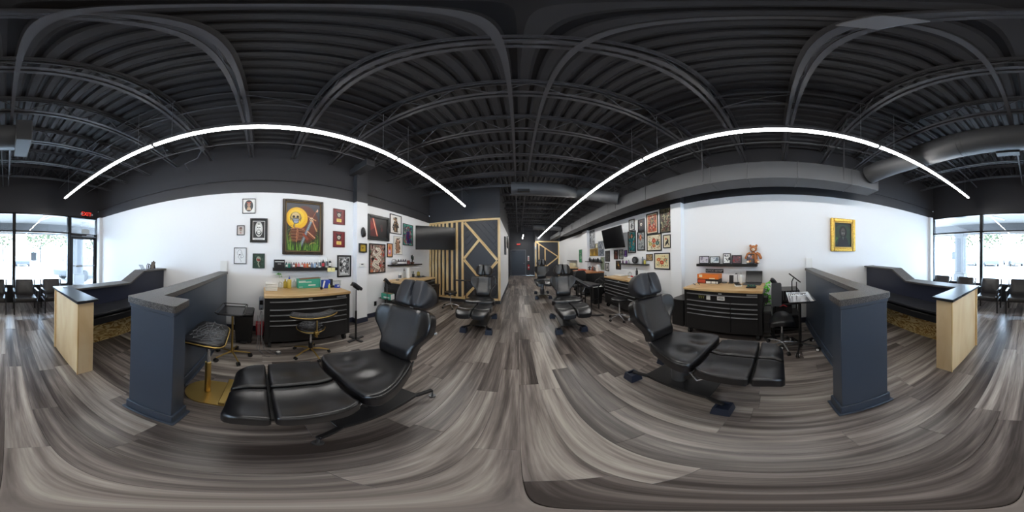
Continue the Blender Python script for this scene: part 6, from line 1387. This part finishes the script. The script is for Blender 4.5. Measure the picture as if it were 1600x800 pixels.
# right shelf: small frames and the bear
TF = 1.323
def sframe(label, y, w, h, seed, cols, bgc, tilt=0.12, lx=-0.09):
    T = thing('photo_frame', label, 'photo frame', (XR+lx, y, TF), RW, 'small frames on the teddy bear shelf')
    M = Matrix.Rotation(-tilt, 4, 'X')
    m = MB(); m.M = M; f = 0.018
    for s in (-1, 1): m.box((s*(w/2-f/2), 0, h/2), (f, 0.015, h), 0.003); m.box((0, 0, h/2+s*(h/2-f/2)), (w-2*f, 0.015, f), 0.003)
    m.build('frame', M_BLACKS, T)
    A = Art(w-2*f, h-2*f, bgc); confetti(A, R_(seed), 12, cols, s=0.14); o = A.build('photo', None, T); o.matrix_local = M @ Matrix.Translation((0, -0.001, h/2))
    m = MB(); m.M = M; m.box((0, 0.009, h/2), (w-0.01, 0.004, h-0.01)); m.bar((0, 0.01, h*0.6), (0, 0.055, 0.0+0.012), 0.03, 0.004); m.build('easel_back', M_BLACK, T)
sframe('left photo frame with pale lilac picture on the bear shelf', 1.50, 0.24, 0.17, 1, ['#b8b0c0', '#8a8494'], '#c8c4cc')
sframe('wide frame with a pale blue picture, second on the bear shelf', 1.25, 0.23, 0.16, 2, ['#a8b8c8', '#70808c'], '#d4dce0')
sframe('upright frame with black writing on white on the bear shelf', 0.98, 0.17, 0.22, 3, ['#202020', '#505050'], '#e8e8e4')
sframe('frame with a reddish group picture on the bear shelf', 0.765, 0.21, 0.18, 4, ['#8a2c30', '#c87a70', '#40303a'], '#6a4c54')
sframe('frame with a dark rosy picture in front of the teddy bear', 0.475, 0.16, 0.20, 5, ['#8a3a50', '#405a4a', '#b8a8b0'], '#50404c', lx=-0.12)
T = thing('teddy_bear', 'orange-brown plush bear sitting at the end of the right shelf', 'teddy bear', (XR-0.055, 0.42, TF+0.0), RW)
m = MB(); m.ell((0, 0, 0.12), (0.085, 0.055, 0.12), 18, 12); m.ell((0, -0.005, 0.305), (0.075, 0.06, 0.07), 18, 12)
for s in (-1, 1):
    m.ell((s*0.062, 0.0, 0.365), (0.026, 0.018, 0.026), 12, 8)
    m.tube([(s*0.06, -0.01, 0.215), (s*0.115, -0.02, 0.19), (s*0.145, -0.03, 0.13)], [0.032, 0.032, 0.028], 10); m.ell((s*0.148, -0.032, 0.12), (0.03, 0.03, 0.03), 10, 8)
    m.tube([(s*0.05, -0.02, 0.05), (s*0.09, -0.03, 0.04), (s*0.11, -0.03, 0.038)], [0.045, 0.04, 0.037], 10)
m.build('body', M_FUR, T)
m = MB(); m.ell((0, -0.052, 0.288), (0.036, 0.026, 0.03), 12, 8); m.ell((-0.03, -0.045, 0.32), (0.018, 0.012, 0.018), 8, 6); m.ell((0.03, -0.045, 0.32), (0.018, 0.012, 0.018), 8, 6); m.build('muzzle', M_FURW, T)
m = MB(); m.ell((0, -0.078, 0.295), (0.010, 0.008, 0.008), 8, 6); m.ell((-0.028, -0.057, 0.322), (0.007, 0.006, 0.008), 8, 6); m.ell((0.028, -0.057, 0.322), (0.007, 0.006, 0.008), 8, 6); m.build('eyes_and_nose', M_BLACK, T)
for s in (-1, 1): MB().ell((s*0.11, -0.066, 0.038), (0.028, 0.008, 0.028), 10, 8).build('foot_sole', M_FURW, T)
# sign
T = thing('street_sign', 'small black TATTOO ARTIST sign under the teddy bear shelf', 'sign', (XR-0.006, 1.29, 1.16), RW)
MB().box((0, 0, 0), (0.42, 0.008, 0.085), 0.003).build('plate', M_BLACK, T); text_mesh('TATTOO ARTIST', 0.055, M_WHITEP, 'lettering', T, (-0.02, -0.006, 0.0), (PI/2, 0, 0), 0.001); text_mesh('ST', 0.022, M_WHITEP, 'small_lettering', T, (0.19, -0.006, 0.015), (PI/2, 0, 0), 0.001)
# right bench top
M_ORG = mat('orange_box_print', '#d8742c', 0.5)
T = thing('game_box', 'orange cardboard box on top of the pair on the right bench', 'box', (3.06, 1.31, TOPZ+0.092), RW, 'stacked boxes on the right bench')
MB().box((0, 0.06, 0.05), (0.46, 0.24, 0.095), 0.003).build('box', M_ORG, T); MB().box((-0.15, -0.061, 0.062), (0.07, 0.002, 0.05)).build('label_patch', mat('cream_label', '#e8dcc0', 0.6), T); MB().box((0.10, -0.061, 0.016), (0.12, 0.002, 0.02)).build('label_patch', MATS['cream_label'], T)
T = thing('game_box', 'black and rust box underneath the orange one on the right bench', 'box', (3.06, 1.31, TOPZ), RW, 'stacked boxes on the right bench')
MB().box((0, 0.06, 0.045), (0.46, 0.24, 0.09), 0.003).build('box', M_BLACK, T); MB().box((-0.13, -0.061, 0.05), (0.17, 0.002, 0.07)).build('rust_panel', mat('rust_print', '#b8482c', 0.5), T)
m = MB()
for i, (x, w_) in enumerate(((0.02, 0.10), (0.13, 0.09), (0.205, 0.03))): m.box((x, -0.061, 0.03), (w_, 0.002, 0.045))
m.build('white_lettering_band', M_PAPER, T)
T = thing('phone_stand', 'black upright phone stand in the middle of the right bench', 'stand', (3.18, 0.87, TOPZ), RW); MB().bar((0, 0.02, 0.0), (0, 0.04, 0.16), 0.09, 0.012, 0.003).box((0, 0, 0.006), (0.10, 0.10, 0.012), 0.003).build('stand', M_BLACK, T)
T = thing('coaster', 'black round coaster behind the white bottle on the right bench', 'coaster', (3.17, 0.76, TOPZ)); MB().cyl((0, 0, 0), (0, 0, 0.02), 0.045, n=18).build('disc', M_BLACK, T)
T = thing('coaster', 'grey dish beside the stacked boxes on the right bench', 'coaster', (3.18, 1.01, TOPZ)); MB().cyl((0, 0, 0), (0, 0, 0.02), 0.055, n=18).build('disc', M_GREYM, T)
bottle('spray_bottle', 'white spray bottle left of the laptop on the right bench', (3.17, 0.66, TOPZ), 0.032, 0.24, M_WHITEP, M_CLEARP, 'bottles on the right bench', nozzle=True, lab=M_PAPER)
T = thing('desk_lamp', 'tiny clip lamp bent over the bench behind the white bottle', 'lamp', (3.25, 0.74, TOPZ)); MB().tube([(0, 0, 0), (0, 0.01, 0.13), (0, 0.0, 0.19), (-0.02, 0.03, 0.20)], 0.004, 6).ell((-0.02, 0.035, 0.19), (0.015, 0.015, 0.015), 8, 6).cyl((0, 0, 0), (0, 0, 0.01), 0.03, n=12).build('lamp', M_BLACK, T)
T = thing('laptop', 'open dark laptop on the right bench', 'laptop', (3.12, 0.42, TOPZ), RW-0.08)
MB().box((0, -0.02, 0.009), (0.34, 0.23, 0.016), 0.004).build('keyboard_base', M_GREYM, T)
m = MB(); m.M = Matrix.Translation((0, 0.09, 0.016)) @ Matrix.Rotation(-0.28, 4, 'X'); m.box((0, 0, 0.12), (0.34, 0.010, 0.24), 0.004); m.build('lid', M_BLACK, T)
m = MB(); m.M = Matrix.Translation((0, 0.09, 0.016)) @ Matrix.Rotation(-0.28, 4, 'X'); m.box((0, -0.0058, 0.12), (0.325, 0.001, 0.225)); m.build('screen', M_SCREEN, T)
T = thing('notebook', 'black and white notebook leaning left of the laptop', 'notebook', (2.90, 0.66, TOPZ), 0.4); MB().box((0, 0, 0.01), (0.16, 0.12, 0.02), 0.003).build('pages', M_PAPER, T); MB().at((0, 0, 0.026), ry=-0.12).box((0.0, 0, 0), (0.12, 0.10, 0.006), 0.002).build('cover', M_BLACK, T)
T = thing('cup_tray', 'black tray with teal cups in front of the laptop', 'tray', (2.78, 0.40, TOPZ)); MB().box((0, 0, 0.012), (0.12, 0.17, 0.024), 0.006).build('tray', M_BLACK, T)
for i in range(3): MB().cyl((0, -0.05+0.05*i, 0.024), (0, -0.05+0.05*i, 0.05), 0.018, n=12).build('cup', mat('teal_cup', '#2a6a5c', 0.4), T)
T = thing('machine_parts', 'small metal parts on the near left corner of the right bench', 'tools', (2.75, 1.45, TOPZ)); MB().tube([(0, 0, 0.01), (0, 0.05, 0.03)], 0.008, 6).build('grip', M_GREYM, T); MB().tube([(0.06, -0.06, 0.01), (0.06, -0.03, 0.035)], 0.008, 6).build('grip', M_GREYM, T)
# stickers on the drawer front
def sticker(label, y, z, w, h, m, txt=None):
    T = thing('sticker', label, 'sticker', (2.499, y, z), RW, 'stickers on the bear-side tool chest'); MB().box((0, 0, 0), (w, 0.002, h)).build('patch', m, T); return T
T = sticker('olive sticker with V-shaped marks on the chest drawer', 1.20, 0.785, 0.14, 0.075, M_BLACK)
m = MB()
for q in (-0.045, -0.01, 0.03): m.bar((q-0.012, -0.002, 0.03), (q, -0.002, -0.03), 0.002, 0.008).bar((q+0.014, -0.002, 0.03), (q, -0.002, -0.03), 0.002, 0.008)
m.build('marks', mat('olive_print', '#7a7a3a', 0.5), T)
sticker('square white sticker beside the olive one on the chest drawer', 1.08, 0.785, 0.07, 0.08, M_PAPER); T = sticker('wide white sticker with grey lines on the chest drawer', 0.86, 0.79, 0.13, 0.08, M_PAPER)
MB().box((0, -0.0015, -0.012), (0.1, 0.001, 0.012)).box((0, -0.0015, 0.01), (0.08, 0.001, 0.006)).build('grey_lines', M_GREYM, T)
# green plant beside chest
T = thing('hanging_plant', 'bright green trailing plant in a black basket on the side of the right chest', 'plant', (2.70, 0.135, 0.86)); leafblob(T, 46, (0.14, 0.07, 0.36), 8, (0, -0.01, -0.03), 0.055)
MB().box((0, 0.01, -0.10), (0.2, 0.07, 0.1), 0.01).build('basket', M_BLACK, T)
T = thing('side_pocket_shelf', 'low black side pocket shelf on the end of the right chest', 'shelf', (2.72, 0.12, 0.2)); 
for z in (0.0, 0.18, 0.36): MB().box((0, 0, z), (0.36, 0.12, 0.02), 0.003).build('pocket', M_BLACKM, T)
MB().box((0.17, 0.0, 0.18), (0.012, 0.11, 0.40)).build('side_plate', M_BLACKM, T); MB().box((-0.17, 0, 0.18), (0.012, 0.11, 0.40)).build('side_plate', M_BLACKM, T)
# second right shelf items
for i, (yy, h, cc, l) in enumerate(((4.38, 0.12, '#604860', 'purple bottle at the left end of the teal print shelf'), (4.28, 0.13, '#d8d4d8', 'white bottle second on the teal print shelf'), (4.18, 0.10, '#886090', 'short violet bottle third on the teal print shelf'), (4.08, 0.12, '#b0b0b0', 'silver bottle left of the clock on the teal print shelf'), (3.42, 0.22, '#70747c', 'tall grey bottle right of the clock on the teal print shelf'), (3.33, 0.15, '#c8b848', 'yellow bottle at the right end of the teal print shelf'))):
    bottle('ink_bottle', l, (XR-0.075, yy, 1.284), 0.032, h, mat('shelf_ink_%d' % i, cc, 0.4), M_BLACK if i != 1 else M_WHITEP, 'bottles on the teal print shelf')
T = thing('clock', 'round dark clock with grey face on the teal print shelf', 'clock', (XR-0.075, 3.76, 1.284), RW); MB().cyl((0, -0.03, 0.11), (0, 0.03, 0.11), 0.105, n=24).build('case', M_BLACK, T); MB().cyl((0, -0.032, 0.11), (0, -0.03, 0.11), 0.07, n=20).build('face', M_GREYM, T)
# bench top right 2
T = thing('folded_cloths', 'white folded cloths on the far end of the right print-side bench', 'towels', (2.85, 3.95, TOPZ), RW); MB().box((0, 0, 0.02), (0.36, 0.22, 0.036), 0.012).build('cloth', M_PAPER, T)
bottle('clear_jug', 'clear squat jug on the print-side bench', (2.95, 3.62, TOPZ), 0.06, 0.15, M_CLEARP, M_CLEARP, 'bottles on the print-side bench')
bottle('spray_bottle', 'tall black bottle against the wall on the print-side bench', (3.02, 3.40, TOPZ), 0.035, 0.26, M_BLACK, M_BLACK, 'bottles on the print-side bench')
T = thing('red_tray', 'red and white bits on the print-side bench', 'tray', (2.8, 3.35, TOPZ)); MB().box((0, 0, 0.012), (0.16, 0.18, 0.02), 0.006).build('tray', M_WHITEP, T); MB().ell((0.01, 0.03, 0.04), (0.03, 0.03, 0.02), 8, 6).ell((-0.03, -0.04, 0.04), (0.025, 0.03, 0.02), 8, 6).build('red_bits', M_RED, T)
# shelf 3 jars
for i in range(7):
    yy = 7.15-i*0.2; hh = (0.16, 0.20, 0.12, 0.15, 0.13, 0.17, 0.10)[i]
    bottle('jar', ['leftmost dark jar on the triangle-picture shelf', 'tallest black bottle on the triangle-picture shelf', 'short grey jar third on the triangle-picture shelf', 'middle dark bottle on the triangle-picture shelf', 'silver jar right of the middle on the triangle-picture shelf', 'dark bottle second from the right on the triangle-picture shelf', 'low grey jar at the right end of the triangle-picture shelf'][i], (XR-0.08, yy, 1.309), 0.05, hh, M_GREYM if i % 2 == 0 else M_BLACK, M_BLACK, 'jars on the triangle-picture shelf')
T = thing('paper_roll', 'white paper towel roll on the reddish workbench', 'paper roll', (3.05, 5.75, TOPZ)); MB().cyl((0, 0, 0), (0, 0, 0.27), 0.06, n=20).build('roll', M_PAPER, T); MB().cyl((0, 0, 0.27), (0, 0, 0.272), 0.02, n=12).build('core', M_CARD, T)
for i, (yy, h, mm, l) in enumerate(((6.05, 0.18, M_GREYM, 'grey bottle beside the towel roll on the reddish workbench'), (6.2, 0.22, mat('rust_bottle', '#8a4a34', 0.4), 'rust coloured bottle on the reddish workbench'), (6.35, 0.16, M_STEEL, 'silver bottle on the reddish workbench'), (6.5, 0.2, M_BLACK, 'black bottle on the reddish workbench'), (6.65, 0.14, M_CLEARP, 'clear jar farthest on the reddish workbench'))):
    bottle('bottle', l, (3.05, yy, TOPZ), 0.05, h, mm, M_BLACK, 'bottles on the reddish workbench')
T = thing('red_case', 'low orange-red case on the reddish workbench', 'case', (2.65, 6.45, TOPZ)); MB().box((0, 0, 0.03), (0.24, 0.34, 0.06), 0.01).build('case', mat('orange_red_case', '#b84a30', 0.5), T)
T = thing('cream_box', 'cream box under the empty far shelf', 'box', (3.2, 9.2, TOPZ)); MB().box((0, 0, 0.12), (0.2, 0.7, 0.24), 0.01).build('box', mat('cream_box', '#cfc6a8', 0.6), T)

# ================================================================ SIGNS, EXTINGUISHER
T = thing('exit_sign', 'red EXIT sign with two lamp heads above the entrance door', 'exit sign', (-2.61, YF+0.03, 2.91), PI)
MB().box((0, 0, 0), (0.30, 0.04, 0.19), 0.006).build('case', M_BLACK, T)
text_mesh('EXIT', 0.19, M_EXIT, 'lettering', T, (0, -0.023, 0.0), (PI/2, 0, 0), 0.002)
for s in (-1, 1): MB().cyl((s*0.20, -0.02, 0.0), (s*0.20, -0.06, -0.01), 0.035, n=16).box((s*0.175, 0.0, 0), (0.06, 0.02, 0.02)).build('lamp_head', M_STEEL, T)
T = thing('exit_sign', 'small red EXIT sign above the back hallway door', 'exit sign', (0.05, 13.80, 2.65), 0)
MB().box((0, 0, 0), (0.32, 0.04, 0.2), 0.006).build('case', M_BLACK, T); text_mesh('EXIT', 0.15, M_EXIT, 'lettering', T, (0, -0.023, 0.0), (PI/2, 0, 0), 0.002)
T = thing('fire_extinguisher', 'red fire extinguisher on the hallway end wall', 'fire extinguisher', (0.88, 13.74, 0.5)); MB().lathe([(0.08, 0), (0.08, 0.36), (0.05, 0.42), (0.02, 0.44)], n=18).build('cylinder', M_RED, T); MB().box((0, 0, 0.47), (0.04, 0.08, 0.05), 0.006).tube([(0, -0.03, 0.45), (0.09, -0.03, 0.38), (0.10, -0.03, 0.15)], 0.012, 6).build('valve_and_hose', M_BLACK, T); MB().box((0, -0.082, 0.2), (0.1, 0.004, 0.14)).build('paper_tag', M_PAPER, T)
T = thing('extinguisher_sign', 'tall white and red sign above the fire extinguisher', 'sign', (0.875, 13.845, 1.45)); MB().box((0, 0, 0), (0.13, 0.01, 0.43), 0.002).build('plate', M_PAPER, T); MB().box((0, -0.006, 0.0), (0.07, 0.003, 0.3)).build('red_print', mat('pale_red_print', '#c86a64', 0.6), T)
T = thing('wall_speaker', 'small white box high on the edge of the triangle-patterned wall', 'speaker', (1.40, 12.93, 2.3)); MB().box((0, -0.03, 0), (0.1, 0.06, 0.26), 0.01).build('case', M_WHITEP, T)
